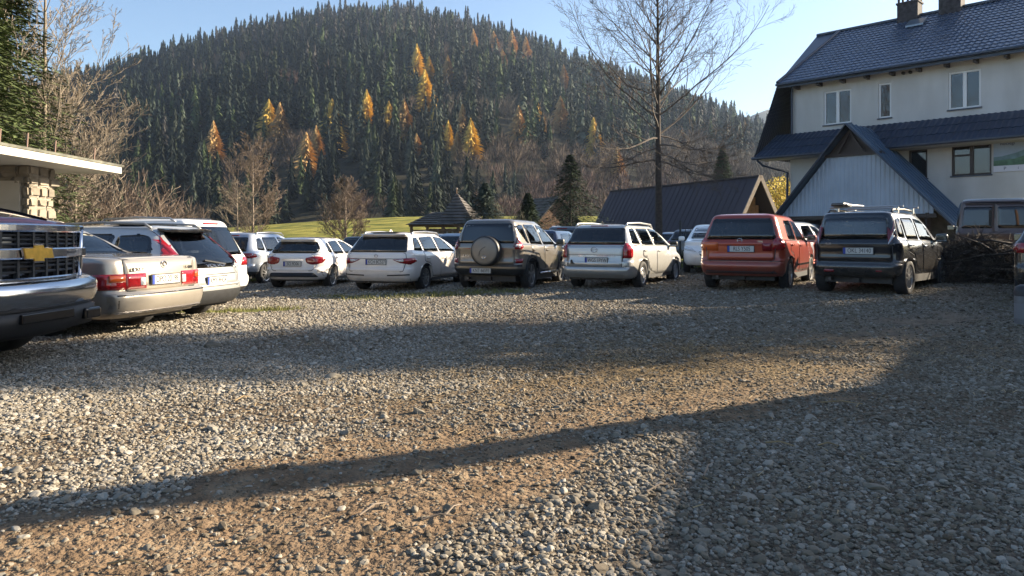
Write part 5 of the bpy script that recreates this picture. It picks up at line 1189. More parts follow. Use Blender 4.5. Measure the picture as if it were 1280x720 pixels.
def stone(cx, cy, cz, w_, d, h, name='stone', par=None, m=None):
    bm = bmesh.new(); bmesh.ops.create_cube(bm, size=1)
    for q in bm.verts: q.co = Vector((q.co.x * w_ * random.uniform(.95, 1.03), q.co.y * d, q.co.z * h * random.uniform(.93, 1.03)))
    bmesh.ops.bevel(bm, geom=bm.edges[:], offset=min(w_, h, d) * .34, segments=2, affect='EDGES')
    for q in bm.verts: q.co += Vector((random.gauss(0, .008), random.gauss(0, .008), random.gauss(0, .008)))
    mb = MB(); mb.bm(bm); mb.v = [(x + cx, y + cy, z + cz) for x, y, z in mb.v]; return mb
random.seed(3)
z = 1.2
while z < 2.6:                                     # front face over the door and the pier at the corner
    h = random.uniform(.16, .24)
    x = -14.0 if z > 2.2 else -9.38
    while x < XW - .02:
        w_ = min(random.uniform(.22, .42), XW - x + .05)
        if w_ > .08: gx('stone', stone(x + w_ / 2, 14.17, min(z + h / 2, 2.5), w_, .12, h), M_STONE)
        x += w_
    y = 14.1
    while y < 14.8:
        w_ = random.uniform(.2, .36); gx('stone', stone(XW - .01, y + w_ / 2, min(z + h / 2, 2.5), .12, w_, h), M_STONE); y += w_
    z += h

# ------------------------------------------------------------------ barn, cabin, shelter
M_BARN = mat('plum_roof_sheet', (.038, .029, .036), .6, 0, .4, vary=.12, vscale=.6); M_WOOD = mat('weathered_wood', (.17, .10, .06), .85, vary=.35, vscale=4, bump=.4, bscale=20)
M_WOODR = mat('orange_wood', (.36, .14, .06), .8, vary=.3, vscale=5); M_SHIN = mat('wood_shingle', (.085, .075, .068), .9, vary=.35, vscale=2, bump=.5, bscale=10); M_PALE = mat('pale_board', (.26, .21, .17), .8, vary=.2, vscale=5)
A1, A0 = Vector((14.75, 45, 0)), Vector((7.85, 59, 0)); ad = (A0 - A1).normalized(); an = Vector((-ad.y, ad.x, 0)) * (1 if True else -1)
if an.y > 0: an = -an
barn = empty('barn', A1 + Vector((0, 0, zs(A1.x, A1.y))), 0, 'long barn with a steep plum-brown sheet roof reaching near the ground', 'barn')
def bp_(q, s_, n_, z): return A1 + ad * s_ + an * n_ + Vector((0, 0, z))
def bo(name, mb, m, parent=None): return mk(name, [tuple(Vector(q) - Vector(barn.location)) for q in mb.v], mb.f, m, parent or barn)
LB = (A0 - A1).length; W_, RZb, EZb = 2.65, 4.95, .35
for sg in (1, -1):
    b = MB(); b.prism([bp_(0, -.5, sg * W_, EZb), bp_(0, LB, sg * W_, EZb), bp_(0, LB, 0, RZb), bp_(0, -.5, 0, RZb)], (0, 0, -.1)); r_ = bo('roof', b, M_BARN)
    for i in range(1, 30):
        b = MB(); s_ = LB * i / 30; b.bar(bp_(0, s_, sg * W_, EZb + .015), bp_(0, s_, 0, RZb + .015), .05, .03); bo('roof_seam', b, M_BARN, r_)
    b = MB(); b.bar(bp_(0, -.52, sg * (W_ + .05), EZb - .1), bp_(0, -.52, 0, RZb + .02), .06, .24, up=an); bo('verge_board', b, M_PALE)
b = MB(); b.bar(bp_(0, -.5, 0, RZb + .03), bp_(0, LB, 0, RZb + .03), .22, .07); bo('ridge_cap', b, M_BARN)
for i in range(16):
    n0 = -2.3 + 4.6 * i / 16; n1 = n0 + .27; zt = RZb - .2 - (RZb - EZb) / W_ * max(abs(n0), abs(n1)); zb_ = 2.3
    if zt > zb_: b = MB(); b.prism([bp_(0, .5, n0, zb_), bp_(0, .5, n1, zb_), bp_(0, .5, n1, zt), bp_(0, .5, n0, zt)], ad * .05); bo('gable_board', b, M_WOOD)
b = MB(); b.box(-.5, .5, -.05, .05, 0, .9); b.v = [tuple(bp_(0, .2, .9, 1.6) + an * x + Vector((0, 0, z)) + ad * y) for x, y, z in b.v]; bo('window_shutter', b, M_WOODR)
b = MB(); b.prism([bp_(0, .9, -2.2, 0), bp_(0, .9, 2.2, 0), bp_(0, .9, 1.35, 2.2), bp_(0, .9, -1.35, 2.2)], ad * .1); bo('wall', b, M_WOOD)
b = MB(); b.bar(bp_(0, .3, -1.4, 2.25), bp_(0, .3, 1.4, 2.25), .14, .14); bo('tie_beam', b, M_WOOD)

cab = empty('cabin', (2.9, 52, zs(2.9, 52)), 0, 'small wooden cabin with a brown shingled roof between the spruces', 'cabin')
cz = Vector(cab.location)
for sg in (-1, 1):
    b = MB(); b.prism([(-.1, sg * 2.0, 1.7), (3.6, sg * 2.0, 1.7), (2.6 if False else 3.6, 0, 3.7), (-.1, 0, 3.7)], (0, 0, -.1)); b.v = [tuple(Matrix.Rotation(R(28 + 90), 3, 'Z') @ Vector(q) + Vector((.4, 0, 0))) for q in b.v]; rf = mk('roof', b.v, b.f, M_SHIN, cab)
    for i in range(9):
        t = (i + .5) / 9; b = MB(); b.bar((-.1, sg * 2.0 * (1 - t), 1.72 + 2.0 * t), (3.6, sg * 2.0 * (1 - t), 1.72 + 2.0 * t), .04, .04); b.v = [tuple(Matrix.Rotation(R(118), 3, 'Z') @ Vector(q) + Vector((.4, 0, 0))) for q in b.v]; mk('shingle_course', b.v, b.f, M_SHIN, rf)
for k in range(9): b = MB(); b.box(0, 3.4, -1.6, 1.6, .2 * k, .2 * k + .185); b.v = [tuple(Matrix.Rotation(R(118), 3, 'Z') @ Vector(q) + Vector((.4, 0, 0))) for q in b.v]; mk('log', b.v, b.f, M_WOODR if k == 4 else M_WOOD, cab)
b = MB(); b.prism([(.1, -1.7, 1.8), (.1, 1.7, 1.8), (.1, 0, 3.5)], (.1, 0, 0)); b.v = [tuple(Matrix.Rotation(R(118), 3, 'Z') @ Vector(q) + Vector((.4, 0, 0))) for q in b.v]; mk('gable', b.v, b.f, M_WOOD, cab)
# open shelter: steep pointed hip roof over the right half, low hip roof over the left
shx, shy = -3.9, 45.0
sh = empty('wooden_shelter', (shx, shy, zs(shx, shy)), R(-12), 'open wooden shelter with a tall pointed shingle roof, at the meadow edge', 'shelter')
def ribroof(name, base, apex, m, parent, n_=9):
    """one slope made of overlapping shingle courses; base two points, apex one or two"""
    a, c = map(Vector, base); ap = [Vector(p) for p in apex]; ap = ap if len(ap) == 2 else ap * 2
    b = MB(); nrm = (c - a).cross(ap[0] - a).normalized(); o = None
    root_ = None
    for i in range(n_):
        t0, t1 = i / n_, (i + 1) / n_; q0, q1 = a.lerp(ap[0], t0), c.lerp(ap[1], t0); r0, r1 = a.lerp(ap[0], t1), c.lerp(ap[1], t1)
        b = MB(); b.prism([q0 + nrm * .06, q1 + nrm * .06, r1 + nrm * .01, r0 + nrm * .01], nrm * -.03)
        ob = mk(name if root_ is None else 'shingle_course', b.v, b.f, m, parent if root_ is None else root_)
        root_ = root_ or ob
    return root_
e = 1.85
corners = [(-.2, -1.7, e), (2.1, -1.7, e), (2.1, 1.7, e), (-.2, 1.7, e)]; mid = [(.35, -.62, 3.0), (1.25, -.62, 3.0), (1.25, .62, 3.0), (.35, .62, 3.0)]; apx = (.55, 0, 3.75)
for i in range(4):
    ribroof('roof', (corners[i], corners[(i + 1) % 4]), (apx,), M_SHIN, sh, 10)
lc = [(-2.0, -1.9, e - .05), (.9, -1.9, e - .05), (.9, 1.9, e - .05), (-2.0, 1.9, e - .05)]; rg0, rg1 = (-1.0, 0, 2.6), (.6, 0, 2.6)
ribroof('roof', (lc[0], lc[1]), (rg0, rg1), M_SHIN, sh, 6); ribroof('roof', (lc[2], lc[3]), (rg1, rg0), M_SHIN, sh, 6); ribroof('roof', (lc[3], lc[0]), (rg0,), M_SHIN, sh, 6)
b = MB(); b.tube([(.55, 0, 3.7), (.55, 0, 4.05)], .035, 6); b.go('finial', M_WOOD, sh); b = MB(); b.lathe([(.001, .08), (.07, .04), (.07, -.02), (.001, -.06)], 8, 'z', (.55, 0, 4.02)); b.go('finial_knob', M_PALE, sh)
for x in (-1.8, -.8, .2, 1.1, 1.95):
    for y in (-1.5, 1.5): b = MB(); b.box(x - .07, x + .07, y - .07, y + .07, 0, e); b.go('post', M_WOOD, sh)
for x0, x1 in ((-.7, .15), (.25, 1.0)):
    n_ = 7
    for i in range(n_): b = MB(); xa = x0 + (x1 - x0) * i / n_; b.box(xa, xa + (x1 - x0) / n_ - .012, -1.48, -1.45, .1, e - .25); b.go('board', M_PALE if i % 3 == 1 else M_WOOD, sh)
for y in (-1.5, 1.5):
    for z in (.75, 1.45): b = MB(); b.box(-1.8, 1.95, y - .04, y + .04, z, z + .09); b.go('rail', M_WOOD, sh)
for y in (-1.5, 1.5): b = MB(); b.box(-1.95, 2.05, y - .06, y + .06, e - .14, e - .02); b.go('wall_plate', M_WOOD, sh)

# ------------------------------------------------------------------ metal fence between the rows, van, dark car, kerb post
M_FEN = mat('fence_metal', (.02, .022, .025), .5, .3)
fe = empty('metal_fence', (5.6, 24.6, zs(5.6, 24.6)), R(-20), 'thin dark metal fence between the rows of cars, right of the bare tree', 'fence')
for i in range(19):
    b = MB(); big = i % 6 == 0; x = i * .17; b.box(x - (.03 if big else .010), x + (.03 if big else .010), -.01 if not big else -.03, .01 if not big else .03, 0, 1.62 if big else 1.35); b.go('post' if big else 'paling', M_FEN, fe)
for z in (.2, 1.2): b = MB(); b.box(0, 3.06, -.02, .02, z, z + .04); b.go('rail', M_FEN, fe)

def make_van():
    c = Car('van', 'brown-red van with a pale roof behind the brush pile', 'van', hatch_rings(.95, 3.55, .90, 1.88, 1.02, 1.05, 2.7, 1.75, -.84, -.93, .74, nose=.9, bt=.55, zlo=.28, rc=.10, rr=.12, step=.02), 2.75, .90, P_BRN, r=.33, wheels='steel', group=None)

    return c
vn_ = make_van()
for sg in (1, -1): 
    q = [(sg * a, z) for a, z in [(.06, 1.10), (.74, 1.10), (.68, 1.66), (.06, 1.66)]][::sg]
    vn_.window('B', q, .05, m=M_GLASSD)
    q = [(sg * a, z) for a, z in [(.012, .45), (.80, .45), (.80, 1.04), (.76, 1.74), (.012, 1.74)]][::sg]
    vn_.panel('rear_door', 'B', q, P_BRN, .04)
vn_.lamp('B', [(.79, .75), (.885, .75), (.87, 1.1), (.80, 1.1)], M_DRED, .014); vn_.window('R', [(.9, 1.12), (1.7, 1.1), (1.6, 1.62), (.9, 1.64)], .05); vn_.window('F', [(-.7, 1.1), (.7, 1.1), (.62, 1.7), (-.62, 1.7)], .05)
vn_.panel('roof_sheet', 'T', [(-.70, -.72), (.70, -.72), (.68, 1.6), (-.68, 1.6)], P_SILV, .1, .03, False, rim=.03); strip('roof_edge', vn_.bvh, 'B', [(-.70, 1.805), (.70, 1.805)], .09, P_SILV, vn_.root, .03, .02); vn_.mirror(2.2, 1.15)
X = (1247 - 640) / F * 19.6; put_vn = vn_.finish((X, 19.8, zs(X, 19.6)), -R(30))
if 'group' in vn_.root: del vn_.root['group']
dk = suv('sport_utility_car', 'dark car cut by the right edge of the view, beside the brush pile', P_BLACK, group='parked cars', hi=1.62)
X = (1263 - 640) / F * 11.7
a = R(38); ff = (sin(a), cos(a)); rt3 = (cos(a), -sin(a)); x = X - ff[0] * dk.y0 + rt3[0] * dk.hw; y = 11.7 - ff[1] * dk.y0 + rt3[1] * dk.hw
dk.finish((x, y, zs(x, y)), -a)
X, Y, Z = gp(1281, 407)
po = empty('kerb_post', (X, Y, Z), 0, 'low round concrete post with a dark cap at the right edge', 'post')
b = MB(); b.lathe([(.12, 0), (.12, .42), (.11, .44)], 24, 'z'); b.go('post_body', mat('concrete_post', (.15, .145, .145), .85, vary=.2, vscale=8, bump=.3), po, True)
b = MB(); b.lathe([(.128, .40), (.128, .46), (.11, .52), (.05, .55), (.001, .555)], 24, 'z'); b.go('post_cap', M_BLK, po, True)
b = MB(); b.lathe([(.1215, .1), (.1215, .3)], 24, 'z'); b.go('post_band', mat('post_band', (.16, .16, .17), .6), po, True)

# ------------------------------------------------------------------ trees
M_THI = mat('thicket_twigs', (.15, .112, .085), .9)
def fan_tree(seed):
    r = random.Random(seed); T, C_ = branchy(seed, 9.1, .140, 9, .39, 3.3, droop=1.6, twig=4, kink=.08, upcurve=.7, angle=(87, -4), minr=.0038, dens=1.2, top=.50)
    T2, C2 = branchy(seed, 9.1, .140, 34, .48, 4.5, droop=.3, twig=4, kink=.08, upcurve=.6, angle=(40, 28), minr=.0036, dens=1.15, thick=.36)
    k = len(C_.v); C_.v += C2.v; C_.f += [tuple(i + k for i in q) for q in C2.f]
    return T, C_
def branchy(seed, trunk_h, trunk_r, n_main, lo, spread, droop=0., twig=3, len_f=.45, kink=.12, tip=.006, upcurve=.5, lean=(0, 0), leader=True, angle=(55, 25), minr=.004, dens=1.0, top=1., thick=.33):
    """bare tree: trunk and all limbs down to twigs; returns trunk MB and crown MB"""
    r = random.Random(seed); T = MB(); Cn = MB()
    def grow(mb, p, d, L, rad_, lev, k):
        n_ = max(3, int(L / (.35 if lev < 2 else .16))) if lev < 3 else 3; n_ = min(n_, 12); pts = [p.copy()]; rs = [rad_]; q = p.copy(); dd = d.copy()
        for i in range(n_):
            t = (i + 1) / n_
            kk_ = kink if lev else 0.
            dd = (dd + Vector((r.gauss(0, kk_), r.gauss(0, kk_), r.gauss(0, kk_) * .6)) + (Vector((sin(i * 1.7 + seed) * .012, cos(i * 1.3 + seed) * .012, 0)) if lev == 0 else Vector((0, 0, 0))) + Vector((0, 0, upcurve * .10 if lev == 1 else .06 * upcurve))).normalized()
            if lev == 1 and t < .4: dd = (dd + Vector((0, 0, -droop * .12))).normalized()
            q = q + dd * (L / n_); pts.append(q.copy()); rs.append(max(minr, rad_ * (1 - .80 * t)))
        mb.tube(pts, rs, k, False)
        return pts, rs
    base = Vector((0, 0, 0)); up = Vector((lean[0], lean[1], 1)).normalized(); pts, rs = grow(T, base, up, trunk_h, trunk_r, 0, 8)
    def sub(pts, rs, L, lev):
        if lev > twig: return
        nb = max(2, int({2: 9, 3: 6, 4: 3.4}[lev] * dens * (1 if L > .8 or lev > 2 else .6)))
        for i in range(nb):
            t = .18 + .8 * (i + r.random()) / nb; j = min(int(t * (len(pts) - 1)), len(pts) - 2); u = t * (len(pts) - 1) - j; p = pts[j].lerp(pts[j + 1], u)
            ax_ = (pts[j + 1] - pts[j]).normalized(); rnd = Vector((r.gauss(0, 1), r.gauss(0, 1), r.gauss(0, .6))); side = (rnd - ax_ * rnd.dot(ax_)).normalized()
            dd = (ax_ * r.uniform(.75, 1.1) + side * r.uniform(.5, .9)).normalized(); l_ = L * r.uniform(.28, .52) * (1.1 - .5 * t)
            rr_ = max(minr, (rs[j] * .55)); a, b_ = grow(Cn, p, dd, l_, rr_, lev, 4 if lev == 2 else 3); sub(a, b_, l_, lev + 1)
    for i in range(n_main):
        t = lo + (top - lo) * (i + r.random() * .6) / n_main; j = min(int(t * (len(pts) - 1)), len(pts) - 2); u = t * (len(pts) - 1) - j; p = pts[j].lerp(pts[j + 1], u)
        az = i * 2.4 + r.uniform(-.5, .5); el = R(angle[1] + (90 - angle[0] - angle[1]) * ((t - lo) / (1 - lo)) + r.uniform(-8, 8))
        dd = Vector((cos(az) * cos(el), sin(az) * cos(el), sin(el))); L = spread * (1.0 - .66 * ((t - lo) / (1 - lo)) ** 1.6) * r.uniform(.8, 1.15)
        a, b_ = grow(Cn, p, dd, L, max(.008, rs[j] * thick), 1, 5); sub(a, b_, L, 2)
    if leader: sub(pts[len(pts) // 2:], rs[len(rs) // 2:], trunk_h * .25, 3)
    return T, Cn
M_BARKD = mat('dark_bark', (.045, .036, .03), .95, vary=.4, vscale=12, bump=.6, bscale=25); M_BARKL = mat('pale_bark', (.20, .165, .125), .9, vary=.3, vscale=6, bump=.3); M_BARKM = mat('grey_bark', (.17, .135, .105), .9, vary=.3, vscale=6)
def tree_at(px, Y, T, Cn, mt, mc, label, name='bare_tree', cat='tree', group=None, rz=0., z0=0.):
    X = (px - 640) / F * Y; e = empty(name, (X, Y, zs(X, Y) - .05 + z0), rz, label, cat, group); T.go('trunk', mt, e, True); Cn.go('crown', mc, e); return e
T, Cn = fan_tree(11)
tree_at(824, 24.0, T, Cn, M_BARKD, mat('twig_brown', (.085, .068, .055), .9), 'tall bare tree with a straight dark trunk rising behind the silver estate')
T, Cn = branchy(21, 6.8, .10, 34, .10, 2.7, twig=4, kink=.10, angle=(50, 25), upcurve=1.2, minr=.0075, dens=1.2); tree_at(316, 45, T, Cn, M_BARKM, M_THI, 'bare tree with pale twigs in the meadow, left of the round bushy one', group=None)
T, Cn = branchy(22, 4.6, .07, 16, .15, 1.9, twig=4, kink=.12, angle=(60, 25), minr=.006); tree_at(297, 43, T, Cn, M_BARKM, M_BARKL, 'slim bare sapling standing just left of the pale meadow tree')
T, Cn = branchy(23, 4.2, .10, 34, .08, 2.2, twig=4, kink=.16, angle=(45, 35), upcurve=1.4, minr=.008, dens=1.3); tree_at(432, 44, T, Cn, M_BARKM, M_THI, 'low round bare tree in the meadow above the white hatchback')
for px, Y, h, rr_, sd, lb, ln in ((52, 19.5, 8.8, .10, 31, 'tall slender bare tree with a sunlit trunk behind the garage', (.01, 0)), (40, 20.5, 6.6, .07, 32, 'thin bare tree leaning left behind the garage', (-.16, 0)), (60, 21, 5.4, .06, 33, 'short bare tree leaning right over the canopy end', (.14, 0))):
    T, Cn = branchy(sd, h, rr_, 22, .22, 3.4, twig=4, kink=.10, angle=(38, 38), upcurve=1.2, lean=ln, minr=.0055, dens=1.05); tree_at(px, Y, T, Cn, M_BARKL, M_BARKL, lb)
T, Cn = branchy(34, 3.6, .08, 22, .05, 3.2, twig=3, kink=.22, angle=(40, 30), upcurve=1.0, minr=.008); tree_at(95, 22, T, Cn, M_BARKL, M_BARKL, 'crooked spreading bare tree just beyond the canopy end')
def thicket(seed, n_, w_, h):
    r = random.Random(seed); mb = MB()
    for i in range(n_):
        x = r.uniform(-w_, w_); y = r.uniform(-w_ * .6, w_ * .6); L = h * r.uniform(.55, 1.0) * (1 - .35 * abs(x / w_)); d = Vector((x / w_ * .55 + r.gauss(0, .15), y / w_ * .4 + r.gauss(0, .15), 1)).normalized()
        p = Vector((x * .6, y * .6, 0)); pts = [p.copy()]; m_ = 6
        for k in range(m_): d = (d + Vector((r.gauss(0, .13), r.gauss(0, .13), 0))).normalized(); p = p + d * L / m_; pts.append(p.copy())
        mb.tube(pts, [.018 * (1 - .7 * k / m_) for k in range(m_ + 1)], 3, False)
        for q in range(9):
            j = r.randint(1, m_ - 1); dd = (d * .8 + Vector((r.gauss(0, .5), r.gauss(0, .5), r.gauss(.1, .3)))).normalized(); l2 = L * r.uniform(.12, .3); s = pts[j]; e1 = s + dd * l2 * .5; e2 = e1 + (dd + Vector((r.gauss(0, .3), r.gauss(0, .3), .2))).normalized() * l2 * .5
            mb.tube([s, e1, e2], [.009, .007, .005], 3, False)
            for z in range(2): d3 = (dd + Vector((r.gauss(0, .6), r.gauss(0, .6), r.gauss(.1, .4)))).normalized(); mb.tube([e1, e1 + d3 * l2 * .5], [.006, .004], 3, False)
    return mb
for px, Y, w_, h, sd, lb in ((118, 24, 2.3, 4.7, 41, 'pale leafless thicket rising right behind the canopy'), (168, 26, 1.9, 4.0, 42, 'round leafless bush behind the silver estate roof'), (76, 25, 1.8, 3.6, 43, 'leafless bush seen under the canopy, beside the stone pier')):
    X = (px - 640) / F * Y; e = empty('bare_bush', (X, Y, zs(X, Y) - .05), 0, lb, 'bush'); t_ = thicket(sd, 165, w_, h); t_.go('twigs', M_THI, e)['kind'] = 'stuff'

# needle trees: a trunk and a crown of drooping sprays
def conifer(seed, h, r0, sprays, lo=.06, per=5, wide=.5, droop=.25, leaf=.16, gap=0.):
    r = random.Random(seed); T = MB(); T.tube([(0, 0, 0), (0, 0, h * .5), (0, 0, h * .98)], [h * .016, h * .010, .01], 6, False); Cn = MB(); v, f = Cn.v, Cn.f
    for i in range(sprays):
        t = lo + (1 - lo) * (1 - (1 - (i + r.random()) / sprays) ** .75 if False else ((i + r.random()) / sprays)); z = h * t
        rr_ = r0 * 1.15 * (1 - t) ** .9 * r.uniform(.6, 1.12) * (1 + .18 * sin(t * 70)) + .01 * h
        if gap and r.random() < gap: continue
        az = r.uniform(0, 6.283); d = Vector((cos(az), sin(az), 0)); s = Vector((-sin(az), cos(az), 0)); p0 = Vector((0, 0, z)); 
        for k in range(per):
            a = ((k + r.random()) / per) ** .6; q = p0 + d * rr_ * a + Vector((0, 0, -droop * rr_ * a * a + .06 * rr_ * a)); l_ = leaf * (.6 + .8 * r.random()); wd = l_ * wide
            e = q + (d * r.uniform(.4, 1) + s * r.uniform(-1, 1)).normalized() * l_ + Vector((0, 0, r.uniform(-.5, .15) * l_)); u = s * wd * r.uniform(.4, 1) + Vector((0, 0, r.uniform(-.3, .3) * wd)); n0 = len(v)
            v += [tuple(q - u * .5), tuple(q + u * .5), tuple(e)]; f.append((n0, n0 + 1, n0 + 2))
    return T, Cn
def leafm(name, c, tr=.25, rnd=.3, c2=None, vs=.9):
    m = mat(name, c, .8, 0, .2, objrand=rnd, vary=0 if c2 else .35, vscale=vs, col2=c2); return m
M_SPR = leafm('spruce_needles', (.030, .052, .024)); M_SPRB = leafm('blue_spruce_needles', (.05, .072, .06)); M_LAR = leafm('larch_gold', (.34, .22, .045), c2=(.66, .46, .09), vs=14); M_LARO = leafm('larch_orange', (.26, .15, .06), c2=(.50, .33, .13), vs=14)
for px, Y, h, r0, sd, m, lb in ((606, 42, 4.3, 2.4, 51, M_SPRB, 'blue-grey young spruce right of the wooden shelter'), (660, 44, 3.8, 1.6, 52, M_SPR, 'narrow dark spruce left of the cabin'), (713, 42, 5.9, 3.1, 53, M_SPR, 'full dark green spruce left of the barn'), (903, 62, 7.8, 2.4, 54, M_SPR, 'small spruce whose tip stands above the barn ridge'),
                                (6, 19, 9.5, 2.6, 55, leafm('olive_spruce_needles', (.065, .085, .032)), 'tall olive spruce at the left edge behind the garage'), (-28, 17, 8.0, 2.4, 56, leafm('olive_spruce_needles', ()), 'second olive spruce at the left edge, hidden by the first'), (38, 26, 4.6, 1.9, 57, leafm('olive_spruce_needles', ()), 'low olive spruce behind the slender bare trees')):
    T, Cn = conifer(sd, h, r0, 2000 if h < 6 else 2500, .04, 8, leaf=.15 if h < 6 else .17, droop=.35, wide=.6); tree_at(px, Y, T, Cn, M_BARKD, m, lb, 'spruce_tree')
# leafless shrub with catkin-pale twigs, hedge and yellow bush by the house
X = (634 - 640) / F * 43; e = empty('bare_bush', (X, 43, zs(X, 43)), 0, 'olive-grey leafless bush between the two young spruces', 'bush'); t_ = thicket(44, 130, 1.3, 3.4); t_.go('twigs', mat('olive_twigs', (.16, .15, .10), .9), e)['kind'] = 'stuff'
def leafball(seed, n_, rx, ry, rz, s=.1):
    r = random.Random(seed); mb = MB()
    for i in range(n_):
        d = Vector((r.gauss(0, 1), r.gauss(0, 1), r.gauss(0, 1))).normalized() * (r.random() ** .35); p = Vector((d.x * rx, d.y * ry, rz + d.z * rz)); p += Vector((noise.noise(p * 1.3 + Vector((seed, 0, 0))) * .5,) * 3)
        a = Vector((r.gauss(0, 1), r.gauss(0, 1), r.gauss(0, 1))).normalized() * s; b_ = a.orthogonal().normalized() * s * .7; mb.poly([p - a, p + b_, p + a, p - b_])
    return mb
X = (975 - 640) / F * 46; e = empty('hedge_bush', (X, 46, zs(X, 46)), 0, 'dark green clipped bush beneath the yellow shrub by the house corner', 'bush'); leafball(61, 5000, 1.9, 1.0, 1.25, .07).go('leaves', leafm('hedge_green', (.03, .045, .015)), e)['kind'] = 'stuff'
X = (978 - 640) / F * 50; e = empty('yellow_bush', (X, 50, zs(X, 50)), 0, 'yellow autumn shrub glowing between barn and house corner', 'bush'); leafball(62, 7000, 2.5, 1.2, 2.5, .085).go('leaves', leafm('yellow_leaves', (.42, .30, .03), c2=(.5, .4, .08)), e)['kind'] = 'stuff'
b = MB(); b.tube([(0, 0, 0), (0, 0, 2.5)], [.08, .04], 6); b.go('trunk', M_BARKD, e)

# brush pile: thick boughs one by one, fine twigs together
bp0 = gp(1222, 352); br = empty('brush_pile', (bp0[0], bp0[1], bp0[2]), R(-25), 'heap of cut dark branches beside the black-blue car', 'brush pile'); r_ = random.Random(5)
for i in range(70):
    x = r_.gauss(0, .62); z = r_.uniform(.05, .95) * max(.15, 1 - abs(x) / 1.7); L = r_.uniform(.6, 1.5); az = r_.uniform(-.7, .7) + (pi if r_.random() < .5 else 0); el = r_.uniform(-.35, .5); y = r_.uniform(-.5, .6)
    d = Vector((cos(az) * cos(el), sin(az) * cos(el), sin(el))); p = Vector((x, y, z)); b = MB(); kk = Vector((r_.gauss(0, .08), r_.gauss(0, .08), r_.gauss(0, .08)))
    q0, q1 = p - d * L / 2, p + d * L / 2; q0.z = max(q0.z, .03); q1.z = max(q1.z, .03); b.tube([q0, p + kk, q1], [r_.uniform(.02, .045), .022, .010], 6); b.go('branch', M_BARKD if i % 4 else M_BARKM, br, True)
mb = MB()
for i in range(4200):
    x = r_.gauss(0, .75); w_ = max(0, 1 - abs(x) / 1.75); z = r_.uniform(0, 1.0) ** 1.2 * w_ * 1.0; d = Vector((r_.gauss(0, 1), r_.gauss(0, .7), r_.gauss(0, .5))).normalized() * r_.uniform(.12, .45); p = Vector((x, r_.uniform(-.75, .7) * (1.1 - z), z + .02)); q = p + d; q.z = max(q.z, .01); m_ = (p + q) / 2 + Vector((r_.gauss(0, .03),) * 3)
    mb.tube([p, m_, q], [.008, .006, .003], 3, False)
mb.go('twigs', mat('brush_twigs', (.055, .042, .032), .9, vary=.5, vscale=6), br)['kind'] = 'stuff'

# ------------------------------------------------------------------ unseen things added right of the view to throw the long shadows
gb = empty('shadow_building', (19.0, 10, 0), 0, 'long low unseen building added to shade the right side of the car park', 'building')  # added out of view; its eave follows the wanted shadow edge
SH = Vector((cos(R(SUN_AZ)), sin(R(SUN_AZ)), 0)) / tan(R(SUN_EL))     # metres towards the sun per metre of height
def up_to(gx_, gy_, z): q = Vector((gx_, gy_, 0)) + SH * z; return Vector((q.x, q.y, z))
E0, E1 = up_to(1.95, 4.5, 5.0), up_to(7.9, 12.9, 5.0); ed = (E1 - E0).normalized(); en = Vector((ed.y, -ed.x, 0))
P_ = [E0, E1, E1 + en * 6, E0 + en * 6]
for i, (a, c_) in enumerate(((0, 1), (1, 2), (2, 3), (3, 0))):
    p, q = P_[a], P_[c_]; b = MB(); dv = (q - p).normalized(); nn_ = Vector((-dv.y, dv.x, 0)) * .3 if False else Vector((-dv.y, dv.x, 0)) * .25
    ins = en * .4 if i == 0 else Vector()
    b.prism([Vector((p.x, p.y, -.3)) + ins, Vector((q.x, q.y, -.3)) + ins, Vector((q.x, q.y, 4.8)) + ins, Vector((p.x, p.y, 4.8)) + ins], nn_ * (1 if i == 0 else .8)); mk('wall', [tuple(Vector(v) - gb.location) for v in b.v], b.f, M_WALL, gb)
b = MB(); rid0, rid1 = E0 + en * 3 + Vector((0, 0, 1.1)), E1 + en * 3 + Vector((0, 0, 1.1))
b.prism([E0 - en * .0, E1 - en * .0, rid1, rid0], (0, 0, .08)); mk('roof', [tuple(Vector(v) - gb.location) for v in b.v], b.f, M_TILE2, gb)
b = MB(); b.prism([rid0, rid1, E1 + en * 6, E0 + en * 6], (0, 0, .08)); mk('roof', [tuple(Vector(v) - gb.location) for v in b.v], b.f, M_TILE2, gb)
# unseen too: an added leaning pole, and spruces shaped for their shadows
def pole(gx0, gy0, gx1, gy1, r0, label):
    """pole whose shadow runs along the two ground points"""
    q = Vector((gx0, gy0, 0)); top = 5.6; tp = Vector((gx1, gy1, 0)) + SH * top; tp.z = top
    d = Vector((gx0 - gx1, gy0 - gy1, 0)).normalized(); base = Vector((gx1, gy1, 0)) + d * 15.0; base.z = 0
    e = empty('shadow_pole', base, 0, label, 'pole'); b = MB(); b.tube([(0, 0, 0), tuple(tp - base)], [r0, r0 * .75], 12); b.go('pole', M_WOOD, e, True)
    return base, tp
pole(1.0, 4.75, -3.4, 2.55, .26, 'thick leaning wooden pole added out of view for its narrow shadow')
for x, y, h, r0, sd, lb in ((26.5, 17.0, 17.5, 3.9, 71, 'tall unseen spruce placed for the broad shadow band'), (31.0, 19.4, 19.5, 3.8, 72, 'slimmer unseen spruce placed for the shadow band nearer the cars')):
    T, Cn = conifer(sd, h, r0, 2500 if sd == 71 else 2000, .05, 7, leaf=.44, droop=.3, gap=.2); e = empty('spruce_tree', (x, y, 0), 0, lb, 'tree'); T.go('trunk', M_BARKD, e); Cn.go('crown', M_SPR, e)

